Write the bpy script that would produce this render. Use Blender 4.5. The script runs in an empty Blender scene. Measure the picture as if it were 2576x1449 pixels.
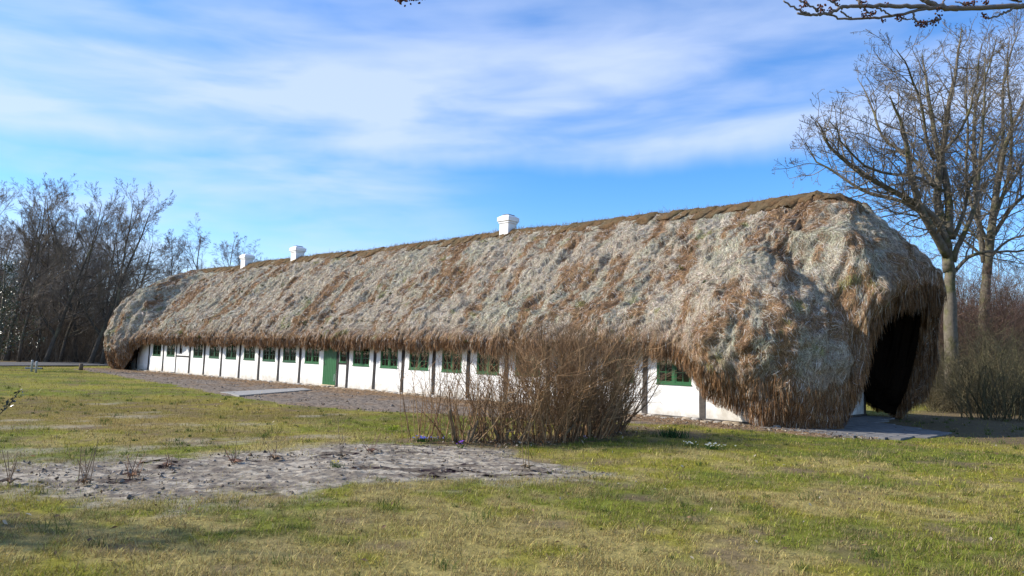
import bpy, math, random
import numpy as np
from mathutils import Matrix, Vector
R = math.radians
S = bpy.context.scene
COL = S.collection
rng = np.random.default_rng(7)

# ------------------------------------------------------------------ camera
PITCH, ROLL, H0, FPX = 0.093853, 0.033, 1.6, 1874.0 / 2576.0     # focal length in picture widths
fw = np.array([0, math.cos(PITCH), math.sin(PITCH)])
_up = np.array([0, -math.sin(PITCH), math.cos(PITCH)]); _rt = np.array([1.0, 0, 0])
rt = _rt * math.cos(ROLL) + _up * math.sin(ROLL)
up = _up * math.cos(ROLL) - _rt * math.sin(ROLL)
CAM = np.array([0, 0, H0])
cd = bpy.data.cameras.new("camera"); cam = bpy.data.objects.new("camera", cd); COL.objects.link(cam)
cam.matrix_world = Matrix(((rt[0], up[0], -fw[0], 0), (rt[1], up[1], -fw[1], 0), (rt[2], up[2], -fw[2], H0), (0, 0, 0, 1)))
cd.sensor_width = 36; cd.lens = 36 * FPX; cd.clip_start = 0.05; cd.clip_end = 5000
S.camera = cam

# ------------------------------------------------------------------ light
SUN_AZ, SUN_EL = R(-89), R(31)
sund = bpy.data.lights.new("sun", 'SUN'); sund.energy = 4.8; sund.angle = R(0.5); sund.color = (1.0, 0.93, 0.83)
sun = bpy.data.objects.new("sun", sund); COL.objects.link(sun)
sd = Vector((math.sin(SUN_AZ) * math.cos(SUN_EL), math.cos(SUN_AZ) * math.cos(SUN_EL), math.sin(SUN_EL)))
sun.rotation_euler = sd.to_track_quat('Z', 'Y').to_euler(); sun.location = sd * 60
S.view_settings.view_transform = 'Standard'; S.view_settings.look = 'None'
S.view_settings.exposure = 0.62; S.view_settings.gamma = 1.0

world = bpy.data.worlds.new("World"); S.world = world; world.use_nodes = True
def build_world():
    nt = world.node_tree; N = nt.nodes; L = nt.links
    bg = N['Background']
    sky = N.new('ShaderNodeTexSky'); sky.sky_type = 'NISHITA'; sky.sun_disc = False
    sky.sun_elevation = SUN_EL; sky.sun_rotation = SUN_AZ
    sky.air_density = 1.0; sky.dust_density = 0.15; sky.ozone_density = 3.2
    tc = N.new('ShaderNodeTexCoord'); sep = N.new('ShaderNodeSeparateXYZ'); L.new(tc.outputs['Generated'], sep.inputs[0])
    def m(op, a, b=None, c=None, clamp=False):
        n = N.new('ShaderNodeMath'); n.operation = op; n.use_clamp = clamp
        for i, v in enumerate((a, b, c)):
            if v is None: continue
            if isinstance(v, (int, float)): n.inputs[i].default_value = v
            else: L.new(v, n.inputs[i])
        return n.outputs[0]
    def ss(v, a, b):
        n = N.new('ShaderNodeMapRange'); n.interpolation_type = 'SMOOTHSTEP'; L.new(v, n.inputs[0])
        n.inputs[1].default_value = a; n.inputs[2].default_value = b; n.inputs[3].default_value = 0; n.inputs[4].default_value = 1
        return n.outputs[0]
    X, Y, Z = sep.outputs
    el = m('MULTIPLY', m('ARCSINE', Z), 57.2958)
    az = m('MULTIPLY', m('ARCTAN2', X, Y), 57.2958)
    # image-like tilted height of the cloud bank (degrees)
    h = m('SUBTRACT', el, m('MULTIPLY', az, 0.05))
    def noise(sx, sy, seed, detail=6, rough=0.55, dist=0.0):
        c = N.new('ShaderNodeCombineXYZ'); L.new(m('MULTIPLY', az, sx), c.inputs[0]); L.new(m('MULTIPLY', h, sy), c.inputs[1]); c.inputs[2].default_value = seed
        n = N.new('ShaderNodeTexNoise'); L.new(c.outputs[0], n.inputs['Vector']); n.inputs['Scale'].default_value = 1
        n.inputs['Detail'].default_value = detail; n.inputs['Roughness'].default_value = rough; n.inputs['Distortion'].default_value = dist
        return n.outputs[0]
    big = noise(0.045, 0.16, 3.1, 4, 0.5, 0.4)
    streak = noise(0.035, 0.26, 8.4, 4, 0.45, 0.3)
    wisp = noise(0.10, 0.42, 1.7, 6, 0.52, 0.5)
    edge = m('ADD', h, m('MULTIPLY', m('SUBTRACT', noise(0.09, 0.05, 5.2, 4), 0.5), 3.5))
    bank = ss(edge, 13.4, 16.6)
    decay = m('SUBTRACT', 1.0, m('MULTIPLY', ss(h, 18.5, 27.0), 0.55))
    dens = m('ADD', m('MULTIPLY', big, 0.75), m('ADD', m('MULTIPLY', streak, 0.75), m('MULTIPLY', wisp, 0.35)))
    right = m('SUBTRACT', 1.0, m('MULTIPLY', ss(az, 12.0, 30.0), 0.25))
    c1 = m('MULTIPLY', m('MULTIPLY', bank, m('MULTIPLY', decay, right)), ss(dens, 0.55, 1.15))
    left = m('SUBTRACT', 1.0, ss(az, -14.0, 3.0))
    c2 = m('MULTIPLY', m('MULTIPLY', left, ss(dens, 0.78, 1.25)), 0.8)
    low = m('MULTIPLY', m('MULTIPLY', m('SUBTRACT', 1.0, ss(h, 0.0, 13.0)), m('SUBTRACT', 1.0, m('MULTIPLY', ss(az, -14.0, 4.0), 0.92))), m('ADD', 0.30, m('MULTIPLY', streak, 0.5)))
    hi = m('MULTIPLY', m('MULTIPLY', ss(dens, 0.75, 1.3), ss(h, 20.0, 26.0)), 0.45)
    cov = m('MINIMUM', m('MAXIMUM', m('MAXIMUM', c1, hi), m('MAXIMUM', c2, low)), 0.74)
    hs = N.new('ShaderNodeHueSaturation'); L.new(sky.outputs[0], hs.inputs['Color']); hs.inputs['Saturation'].default_value = SKY_SAT; hs.inputs['Value'].default_value = SKY_VAL
    tint = N.new('ShaderNodeMix'); tint.data_type = 'RGBA'; tint.blend_type = 'MULTIPLY'; tint.inputs['Factor'].default_value = 1; L.new(hs.outputs[0], tint.inputs['A']); tint.inputs['B'].default_value = (.95, .925, 1.06, 1)
    mix = N.new('ShaderNodeMix'); mix.data_type = 'RGBA'
    L.new(cov, mix.inputs['Factor']); L.new(tint.outputs['Result'], mix.inputs['A']); mix.inputs['B'].default_value = CLOUD
    L.new(mix.outputs['Result'], bg.inputs['Color']); bg.inputs['Strength'].default_value = 0.125
SKY_SAT, SKY_VAL, CLOUD = 1.32, 1.20, (4.15, 4.75, 6.1, 1)
build_world()

# ------------------------------------------------------------------ helpers
def tag(o, label=None, cat=None, group=None, kind=None):
    if label: o['label'] = label
    if cat: o['category'] = cat
    if group: o['group'] = group
    if kind: o['kind'] = kind
    return o
def empty(name, loc=(0, 0, 0), rz=0.0, **k):
    o = bpy.data.objects.new(name, None); COL.objects.link(o); o.location = loc; o.rotation_euler = (0, 0, rz); o.empty_display_size = 0.3
    return tag(o, **k)
def mesh(name, V, F, mat, parent=None, col=None, smooth=False, **k):
    """V (n,3); F list of (m,3)/(m,4) index arrays"""
    V = np.asarray(V, np.float32); F = [np.asarray(f, np.int32) for f in (F if isinstance(F, list) else [F]) if len(f)]
    me = bpy.data.meshes.new(name)
    me.vertices.add(len(V)); me.vertices.foreach_set('co', V.ravel())
    idx = np.concatenate([f.ravel() for f in F]); tot = np.concatenate([np.full(len(f), f.shape[1], np.int32) for f in F])
    st = np.concatenate([[0], np.cumsum(tot)[:-1]]).astype(np.int32)
    me.loops.add(len(idx)); me.loops.foreach_set('vertex_index', idx)
    me.polygons.add(len(tot)); me.polygons.foreach_set('loop_start', st); me.polygons.foreach_set('loop_total', tot)
    if not smooth:
        sf = me.attributes.new('sharp_face', 'BOOLEAN', 'FACE'); sf.data.foreach_set('value', np.ones(len(tot), bool))
    if col is not None:
        a = me.attributes.new('col', 'FLOAT_COLOR', 'POINT')
        c = np.ones((len(V), 4), np.float32); c[:, :3] = col; a.data.foreach_set('color', c.ravel())
    me.update(calc_edges=True); me.validate()
    me.materials.append(mat)
    o = bpy.data.objects.new(name, me); COL.objects.link(o)
    if parent is not None: o.parent = parent
    return tag(o, **k)
class MB:
    def __init__(s): s.V = []; s.F = {3: [], 4: []}; s.n = 0; s.C = []
    def add(s, V, F, col=None):
        V = np.asarray(V, float)
        for f in (F if isinstance(F, list) else [F]):
            f = np.asarray(f)
            if len(f): s.F[f.shape[1]].append(f + s.n)
        s.V.append(V); s.n += len(V)
        if col is not None: s.C.append(np.broadcast_to(np.asarray(col, float), (len(V), 3)))
    def box(s, lo, hi, bev=0.0, rot=None, about=None, jit=0):
        lo = np.array(lo, float); hi = np.array(hi, float)
        if bev <= 0:
            V = np.array([[x, y, z] for z in (lo[2], hi[2]) for y in (lo[1], hi[1]) for x in (lo[0], hi[0])])
            F = [[0, 2, 3, 1], [4, 5, 7, 6], [0, 1, 5, 4], [2, 6, 7, 3], [0, 4, 6, 2], [1, 3, 7, 5]]
            F = [np.array(F)]
        else:
            V = []; b = min(bev, 0.49 * (hi - lo).min())
            for cx in (0, 1):
                for cy in (0, 1):
                    for cz in (0, 1):
                        c = np.where([cx, cy, cz], hi, lo); sgn = np.where([cx, cy, cz], -1, 1)
                        for ax in range(3):
                            p = c + sgn * b; p[ax] = c[ax]; V.append(p)
            V = np.array(V); i = lambda x, y, z, a: (x * 4 + y * 2 + z) * 3 + a
            Q = []; T = []
            for a in range(3):
                o1, o2 = (a + 1) % 3, (a + 2) % 3
                for sd_ in (0, 1):
                    q = []
                    for (u, v) in ((0, 0), (1, 0), (1, 1), (0, 1)):
                        k = [0, 0, 0]; k[a] = sd_; k[o1] = u; k[o2] = v; q.append(i(*k, a))
                    Q.append(q if sd_ else q[::-1])
                for u in (0, 1):
                    for v in (0, 1):
                        k0 = [0, 0, 0]; k0[o1] = u; k0[o2] = v; k1 = list(k0); k1[a] = 1
                        q = [i(*k0, o1), i(*k1, o1), i(*k1, o2), i(*k0, o2)]
                        Q.append(q if (u ^ v) else q[::-1])
            for x in (0, 1):
                for y in (0, 1):
                    for z in (0, 1):
                        t = [i(x, y, z, 0), i(x, y, z, 1), i(x, y, z, 2)]
                        T.append(t if (x + y + z) % 2 else t[::-1])
            F = [np.array(Q), np.array(T)]
        if rot is not None:
            c = np.array(about if about is not None else (lo + hi) / 2); V = (V - c) @ np.array(rot).T + c
        if jit: V = V + rng.normal(0, jit, V.shape)
        s.add(V, F)
    def tube(s, P, r, n=8, cap=True, col=None):
        V, F = tube(P, r, n, cap); s.add(V, F, col)
    def obj(s, name, mat, parent=None, smooth=False, **k):
        F = [np.concatenate(f) for f in s.F.values() if f]
        return mesh(name, np.concatenate(s.V), F, mat, parent, np.concatenate(s.C) if s.C else None, smooth, **k)
def tube(P, r, n=8, cap=True):
    P = np.asarray(P, float); r = np.broadcast_to(np.asarray(r, float), (len(P),))
    T = np.gradient(P, axis=0); T /= np.linalg.norm(T, axis=1)[:, None] + 1e-9
    ref = np.array([1.0, 0.13, 0.0]) if abs(T[0][0]) < 0.8 else np.array([0, 0.2, 1.0])
    A = np.cross(T, ref); A /= np.linalg.norm(A, axis=1)[:, None] + 1e-9; B = np.cross(T, A)
    th = np.linspace(0, 2 * np.pi, n, endpoint=False)
    V = (P[:, None] + r[:, None, None] * (A[:, None] * np.cos(th)[None, :, None] + B[:, None] * np.sin(th)[None, :, None])).reshape(-1, 3)
    i = np.arange(len(P) - 1)[:, None] * n; k = np.arange(n)[None]; k2 = (k + 1) % n
    Q = np.stack([i + k, i + k2, i + n + k2, i + n + k], -1).reshape(-1, 4)
    F = [Q]
    if cap:
        V = np.concatenate([V, P[-1:], P[:1]]); m = len(P) * n; b = (len(P) - 1) * n
        kk = np.arange(n); F.append(np.concatenate([np.stack([b + kk, b + (kk + 1) % n, np.full(n, m)], -1), np.stack([(kk + 1) % n, kk, np.full(n, m + 1)], -1)]))
    return V, F
def prisms(A, B, ra, rb, n=3):
    """independent tapered n-sided sticks, vectorised"""
    D = B - A; D = D / (np.linalg.norm(D, axis=1)[:, None] + 1e-9)
    ref = np.where(np.abs(D[:, :1]) < 0.7, np.array([[1.0, 0, 0]]), np.array([[0, 1.0, 0]]))
    X = np.cross(D, ref); X /= np.linalg.norm(X, axis=1)[:, None] + 1e-9; Y = np.cross(D, X)
    th = np.arange(n) * 2 * np.pi / n
    ring = X[:, None] * np.cos(th)[None, :, None] + Y[:, None] * np.sin(th)[None, :, None]
    V = np.concatenate([A[:, None] + ring * ra[:, None, None], B[:, None] + ring * rb[:, None, None]], 1)
    m = len(A); base = np.arange(m)[:, None, None] * (2 * n); k = np.arange(n)
    q = np.stack([k, (k + 1) % n, n + (k + 1) % n, n + k], -1)[None]
    return V.reshape(-1, 3), [(base + q).reshape(-1, 4)]
# value noise
def _h(ix, iy, iz, seed):
    n = (ix * 374761393 + iy * 668265263 + iz * 2147483647 + seed * 1274126177) & 0xFFFFFFFF
    n = ((n ^ (n >> 13)) * 1103515245) & 0xFFFFFFFF
    n = ((n ^ (n >> 16)) * 69069) & 0xFFFFFFFF
    return ((n ^ (n >> 15)) & 0xFFFF) / 65535.0
def vn(P, seed=0):
    P = np.asarray(P, float)
    if P.shape[-1] == 2: P = np.concatenate([P, np.zeros(P.shape[:-1] + (1,))], -1)
    I = np.floor(P).astype(np.int64); f = P - I; f = f * f * f * (f * (f * 6 - 15) + 10)
    r = 0
    for dx in (0, 1):
        for dy in (0, 1):
            for dz in (0, 1):
                w = (f[..., 0] if dx else 1 - f[..., 0]) * (f[..., 1] if dy else 1 - f[..., 1]) * (f[..., 2] if dz else 1 - f[..., 2])
                r = r + w * _h(I[..., 0] + dx, I[..., 1] + dy, I[..., 2] + dz, seed)
    return r
def fbm(P, oct=4, seed=0, gain=0.5):
    P = np.asarray(P, float); a = 1.0; t = 0; s = 0
    for o in range(oct):
        t = t + a * vn(P * (2.03 ** o) + o * 17.3, seed + o); s += a; a *= gain
    return t / s
def sst(x, a, b):
    t = np.clip((x - a) / (b - a), 0, 1); return t * t * (3 - 2 * t)

# ------------------------------------------------------------------ materials
def mat(name, base=(0.5, 0.5, 0.5), rough=0.8, spec=0.3, attr=False, noise=None, bump=None, second=None, trans=0.0, coord='Object'):
    """noise=(scale, amount) brightness mottling; second=(rgb, scale, lo, hi) second colour by noise; bump=(scale, strength, dist)"""
    m = bpy.data.materials.new(name); m.use_nodes = True; nt = m.node_tree; N = nt.nodes; L = nt.links
    bs = N['Principled BSDF']; bs.inputs['Roughness'].default_value = rough; bs.inputs['Specular IOR Level'].default_value = spec
    tc = N.new('ShaderNodeTexCoord')
    def nz(scale, detail=5, rough=0.6):
        n = N.new('ShaderNodeTexNoise'); n.inputs['Scale'].default_value = scale; n.inputs['Detail'].default_value = detail; n.inputs['Roughness'].default_value = rough
        L.new(tc.outputs[coord], n.inputs['Vector']); return n
    if attr:
        a = N.new('ShaderNodeAttribute'); a.attribute_name = 'col'; c = a.outputs['Color']
    else:
        r = N.new('ShaderNodeRGB'); r.outputs[0].default_value = (*base, 1); c = r.outputs[0]
    def mixc(f, a, b, mode='MIX'):
        x = N.new('ShaderNodeMix'); x.data_type = 'RGBA'; x.blend_type = mode
        if isinstance(f, float): x.inputs['Factor'].default_value = f
        else: L.new(f, x.inputs['Factor'])
        L.new(a, x.inputs['A'])
        if isinstance(b, tuple): x.inputs['B'].default_value = (*b, 1)
        else: L.new(b, x.inputs['B'])
        return x.outputs['Result']
    if second:
        for (rgb, sc, lo, hi) in (second if isinstance(second, list) else [second]):
            n = nz(sc); mr = N.new('ShaderNodeMapRange'); mr.interpolation_type = 'SMOOTHSTEP'; L.new(n.outputs[0], mr.inputs[0])
            mr.inputs[1].default_value = lo; mr.inputs[2].default_value = hi
            c = mixc(mr.outputs[0], c, rgb)
    if noise:
        n = nz(noise[0], 7, 0.65); mr = N.new('ShaderNodeMapRange'); L.new(n.outputs[0], mr.inputs[0])
        mr.inputs[1].default_value = 0.25; mr.inputs[2].default_value = 0.75; mr.inputs[3].default_value = 1 - noise[1]; mr.inputs[4].default_value = 1 + noise[1]
        cc = N.new('ShaderNodeCombineColor')
        for i in range(3): L.new(mr.outputs[0], cc.inputs[i])
        c = mixc(1.0, c, cc.outputs[0], 'MULTIPLY')
    L.new(c, bs.inputs['Base Color'])
    if bump:
        n = nz(bump[0], 6, 0.65); b = N.new('ShaderNodeBump'); b.inputs['Strength'].default_value = bump[1]; b.inputs['Distance'].default_value = bump[2]
        L.new(n.outputs[0], b.inputs['Height']); L.new(b.outputs[0], bs.inputs['Normal'])
    if trans:
        t = N.new('ShaderNodeBsdfTranslucent'); L.new(c, t.inputs['Color']); mx = N.new('ShaderNodeMixShader'); mx.inputs[0].default_value = trans
        L.new(bs.outputs[0], mx.inputs[1]); L.new(t.outputs[0], mx.inputs[2]); L.new(mx.outputs[0], N['Material Output'].inputs[0])
    return m
M = {}
M['plaster'] = mat('plaster', (0.80, 0.79, 0.75), 0.85, 0.2, noise=(1.4, 0.07), bump=(9, 0.35, 0.02), second=[((0.62, 0.60, 0.53), 0.8, 0.58, 0.8), ((0.70, 0.69, 0.66), 5.0, 0.55, 0.75)])
def splash():
    m = M['plaster']; nt = m.node_tree; N = nt.nodes; L = nt.links; bs = N['Principled BSDF']
    src = bs.inputs['Base Color'].links[0].from_socket
    tc = N.new('ShaderNodeTexCoord'); sp = N.new('ShaderNodeSeparateXYZ'); L.new(tc.outputs['Object'], sp.inputs[0])
    n = N.new('ShaderNodeTexNoise'); n.inputs['Scale'].default_value = 2.2; n.inputs['Detail'].default_value = 8; n.inputs['Roughness'].default_value = .7; L.new(tc.outputs['Object'], n.inputs['Vector'])
    a = N.new('ShaderNodeMath'); a.operation = 'MULTIPLY_ADD'; L.new(n.outputs[0], a.inputs[0]); a.inputs[1].default_value = -1.5; a.inputs[2].default_value = .80
    b = N.new('ShaderNodeMath'); b.operation = 'ADD'; L.new(a.outputs[0], b.inputs[0]); L.new(sp.outputs[2], b.inputs[1])
    r = N.new('ShaderNodeMapRange'); L.new(b.outputs[0], r.inputs[0]); r.inputs[1].default_value = .08; r.inputs[2].default_value = .55; r.inputs[3].default_value = .75; r.inputs[4].default_value = 0
    mx = N.new('ShaderNodeMix'); mx.data_type = 'RGBA'; L.new(r.outputs[0], mx.inputs['Factor']); L.new(src, mx.inputs['A']); mx.inputs['B'].default_value = (.40, .36, .29, 1)
    L.new(mx.outputs['Result'], bs.inputs['Base Color'])
splash()
M['timber'] = mat('black_timber', (0.028, 0.026, 0.025), 0.75, 0.2, noise=(12, 0.5), bump=(25, 0.4, 0.01))
M['timber_grey'] = mat('weathered_timber', (0.075, 0.066, 0.058), 0.8, 0.2, noise=(12, 0.45), bump=(25, 0.4, 0.01))
M['green'] = mat('green_paint', (0.016, 0.105, 0.03), 0.45, 0.4, noise=(3, 0.15))
M['darkgreen'] = mat('dark_green_paint', (0.010, 0.066, 0.022), 0.45, 0.4, noise=(3, 0.15))
M['cloth'] = mat('curtain_cloth', (0.78, 0.78, 0.74), 0.9, 0.1, noise=(6, 0.2))
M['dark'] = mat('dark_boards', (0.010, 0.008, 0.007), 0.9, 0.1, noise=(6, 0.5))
M['metal'] = mat('dark_metal', (0.03, 0.03, 0.032), 0.4, 0.5)
M['chimney'] = mat('limewash', (0.82, 0.81, 0.79), 0.85, 0.2, noise=(4, 0.06), bump=(14, 0.3, 0.01), second=[((.60, .58, .54), 2.2, .55, .75), ((.42, .40, .37), 5.0, .66, .80)])
M['lead'] = mat('lead', (0.12, 0.13, 0.15), 0.5, 0.4)
M['stone'] = mat('field_stone', (0.30, 0.24, 0.17), 0.85, 0.2, noise=(3.0, 0.45), bump=(18, 0.5, 0.02), second=((0.34, 0.32, 0.29), 1.7, 0.45, 0.55))
M['thatch'] = mat('seaweed_thatch', attr=True, rough=0.9, spec=0.08, noise=(16, .38), bump=(30, .7, .03))
M['turf'] = mat('ridge_turf', (0.125, 0.092, 0.052), 0.95, 0.05, noise=(7, 0.5), bump=(22, 1.0, 0.06), second=[((0.15, 0.09, 0.045), 1.9, 0.42, 0.62), ((0.085, 0.085, 0.033), 3.7, 0.6, 0.8)])
M['veg'] = mat('vegetation', attr=True, rough=0.75, spec=0.15, trans=0.25)
M['stick'] = mat('stick_bark', attr=True, rough=0.85, spec=0.15)
M['bark'] = mat('grey_bark', (0.145, 0.125, 0.095), 0.9, 0.1, noise=(5, 0.45), bump=(14, 0.8, 0.04), second=((0.115, 0.11, 0.055), 1.6, 0.45, 0.62))
M['bark_dark'] = mat('dark_bark', (0.10, 0.085, 0.068), 0.9, 0.1, noise=(5, 0.45), bump=(14, 0.8, 0.04), second=((0.17, 0.155, 0.10), 0.9, 0.52, 0.66))
M['twig'] = mat('twig_bark', (0.165, 0.138, 0.103), 0.85, 0.15, noise=(2, 0.35))
M['twig_far'] = mat('wood_twig_bark', (0.185, 0.152, 0.118), 0.85, 0.15, noise=(1.2, 0.35))
M['twig_pale'] = mat('birch_twig_bark', (0.17, 0.14, 0.125), 0.85, 0.15, noise=(1.2, 0.35))
M['road'] = mat('gravel_road', (.10, .098, .092), 0.9, 0.2, noise=(3, 0.25))
M['concrete'] = mat('concrete', (0.29, 0.28, 0.255), 0.85, 0.2, noise=(5, 0.2), bump=(30, 0.3, 0.01))
M['steel'] = mat('galvanised', (0.30, 0.32, 0.33), 0.5, 0.5, noise=(8, 0.15))
def glass_mat():
    m = bpy.data.materials.new('window_glass'); m.use_nodes = True; nt = m.node_tree; N = nt.nodes; L = nt.links
    N.remove(N['Principled BSDF'])
    t = N.new('ShaderNodeBsdfTransparent'); t.inputs[0].default_value = (0.80, 0.84, 0.82, 1)
    g = N.new('ShaderNodeBsdfGlossy'); g.inputs['Roughness'].default_value = 0.03
    fr = N.new('ShaderNodeFresnel'); fr.inputs[0].default_value = 1.5
    mx = N.new('ShaderNodeMixShader'); L.new(fr.outputs[0], mx.inputs[0]); L.new(t.outputs[0], mx.inputs[1]); L.new(g.outputs[0], mx.inputs[2])
    L.new(mx.outputs[0], N['Material Output'].inputs[0]); return m
M['glass'] = glass_mat()

# ------------------------------------------------------------------ house frame: local x along the wall (near corner 0, far end -LEN), y into the house
CORNER = np.array([6.89394, 20.07796, 0.0]); HANG = R(-42.95)
EX = np.array([math.cos(HANG), math.sin(HANG), 0]); EY = np.array([-math.sin(HANG), math.cos(HANG), 0])
LEN, DEP = 45.0, 8.0
def hw(x, y, z=0.0):
    return CORNER + np.multiply.outer(np.asarray(x, float), EX) + np.multiply.outer(np.asarray(y, float), EY) + np.multiply.outer(np.asarray(z, float), np.array([0, 0, 1.0]))
def hl(P):
    d = np.asarray(P)[..., :3] - CORNER; return np.stack([d @ EX, d @ EY], -1)
def ray(px, py):
    d = fw * 1874 + rt * (px - 1288) - up * (py - 724.5); return d / d[1]
def at(px, py, Y): return CAM + ray(px, py) * Y          # the point seen there, Y metres ahead

house = empty('farmhouse', CORNER, HANG, label='long low white half-timbered farmhouse under a shaggy seaweed thatch roof', cat='house')

# window table: centre, half width, bottom, curtain
WIN = [(-39.81, .63, 1.02, 0), (-37.74, .59, 1.03, 0), (-34.03, .60, 1.05, 0), (-32.0, .61, 1.06, 0), (-30.02, .60, 1.06, 0), (-28.03, .60, 1.06, 0),
       (-26.02, .62, 1.05, 2), (-24.08, .60, 1.05, 1), (-22.09, .61, 1.05, 3), (-19.57, .27, 1.16, 0), (-18.22, .60, 1.05, 0), (-16.28, .58, 1.03, 0),
       (-14.36, .60, 1.02, 4), (-12.43, .56, 1.00, 0), (-10.49, .58, 1.00, 2), (-8.56, .58, 1.02, 0), (-6.66, .58, 1.02, 0), (-4.78, .58, 1.00, 0), (-2.82, .58, 0.99, 0),
       (-36.32, .19, 1.24, 5)]
DOOR = (-21.12, -20.06, 1.98)
WT, WH = 0.30, 2.45
def build_walls():
    m = MB()
    ops = sorted([(c - h, c + h, b, 2.02) for (c, h, b, k) in WIN] + [(DOOR[0], DOOR[1], 0.10, DOOR[2])])
    x = -LEN
    for (a, b, zb, zt) in ops:
        m.box((x, 0, 0.06), (a, WT, WH))
        if zb > 0.11: m.box((a, 0.0, 0.06), (b, WT, zb))
        else: m.box((a, 0.0, 0.04), (b, WT, zb))
        m.box((a, 0.0, zt), (b, WT, WH))
        x = b
    m.box((x, 0, 0.06), (0, WT, WH))
    m.box((-LEN, DEP - WT, 0.06), (0, DEP, WH))
    m.obj('wall', M['plaster'], house)
    g = MB()
    g.box((-WT, WT, 0.08), (-0.0, DEP - WT, 2.0)); g.obj('gable_wall', M['plaster'], house); g = MB(); g.box((-LEN, WT, 0.08), (-LEN + WT, DEP - WT, 2.0))
    g.obj('gable_wall', M['plaster'], house)
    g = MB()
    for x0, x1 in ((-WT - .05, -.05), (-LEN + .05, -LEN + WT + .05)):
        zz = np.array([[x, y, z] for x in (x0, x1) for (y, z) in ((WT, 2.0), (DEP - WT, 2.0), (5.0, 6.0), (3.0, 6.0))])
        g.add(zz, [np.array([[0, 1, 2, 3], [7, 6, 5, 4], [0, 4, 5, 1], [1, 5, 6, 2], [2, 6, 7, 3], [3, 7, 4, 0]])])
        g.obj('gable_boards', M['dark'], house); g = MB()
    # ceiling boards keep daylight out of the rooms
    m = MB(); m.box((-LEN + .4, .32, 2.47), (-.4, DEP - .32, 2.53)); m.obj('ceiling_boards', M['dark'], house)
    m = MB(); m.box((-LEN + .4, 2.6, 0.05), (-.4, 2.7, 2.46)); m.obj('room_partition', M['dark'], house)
build_walls()
POSTS = [(-44.2, .17), (-42.9, .17), (-40.96, .17), (-38.79, .16), (-36.92, .09), (-35.06, .18), (-33.17, .17), (-31.09, .17), (-29.02, .17), (-26.97, .17), (-25.04, .17), (-23.10, .17),
         (-19.95, .15), (-19.2, .16), (-17.24, .17), (-15.35, .17), (-13.44, .17), (-11.5, .17), (-9.56, .17), (-7.62, .17), (-5.70, .17), (-3.80, .17), (-1.88, .17)]
def build_timber():
    r = random.Random(3)
    for (x, w) in POSTS:
        n = 9; zz = np.linspace(0.05, 2.3, n)
        ph = r.uniform(0, 6); am = r.uniform(.003, .014)
        cx = x + am * np.sin(zz * 2.3 + ph) - (0.02 if x > -5 else 0.05) * 0 
        hwid = w / 2 * (1 + .10 * np.sin(zz * 3.1 + ph * 2)) + np.where((x < -24) & (zz > 1.6), (zz - 1.6) * .05, 0)
        V = []; 
        for i in range(n):
            V += [[cx[i] - hwid[i], -.022, zz[i]], [cx[i] + hwid[i], -.022, zz[i]], [cx[i] + hwid[i], .03, zz[i]], [cx[i] - hwid[i], .03, zz[i]]]
        Q = []
        for i in range(n - 1):
            for k in range(4):
                Q.append([i * 4 + k, i * 4 + (k + 1) % 4, i * 4 + 4 + (k + 1) % 4, i * 4 + 4 + k])
        Q += [[3, 2, 1, 0], [n * 4 - 4, n * 4 - 3, n * 4 - 2, n * 4 - 1]]
        mesh('post', V, np.array(Q), M['timber_grey'] if x > -6 else M['timber'], house)
    m = MB(); m.box((-.21, -.024, .02), (.024, .21, 1.9), .01); m.obj('corner_post', M['timber_grey'], house)
    for y in (2.0, 4.6, 7.85):
        m = MB(); m.box((-.03, y - .08, .1), (.022, y + .08, 1.95), .008); m.obj('post', M['timber_grey'], house)
    for (a, b, z) in ((-36.87, -35.15, 1.02), (-19.86, -19.29, 1.07)):
        m = MB(); m.box((a, -.018, z), (b, .03, z + .09), .005); m.obj('rail', M['timber'], house)
    m = MB(); m.box((-5.6, -.032, .035), (-.22, .05, .085), .006); m.obj('sill_beam', M['timber_grey'], house)
    m = MB(); m.box((-.04, .22, .03), (.034, DEP, .10), .006); m.obj('sill_beam', M['timber_grey'], house)
build_timber()
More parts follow.
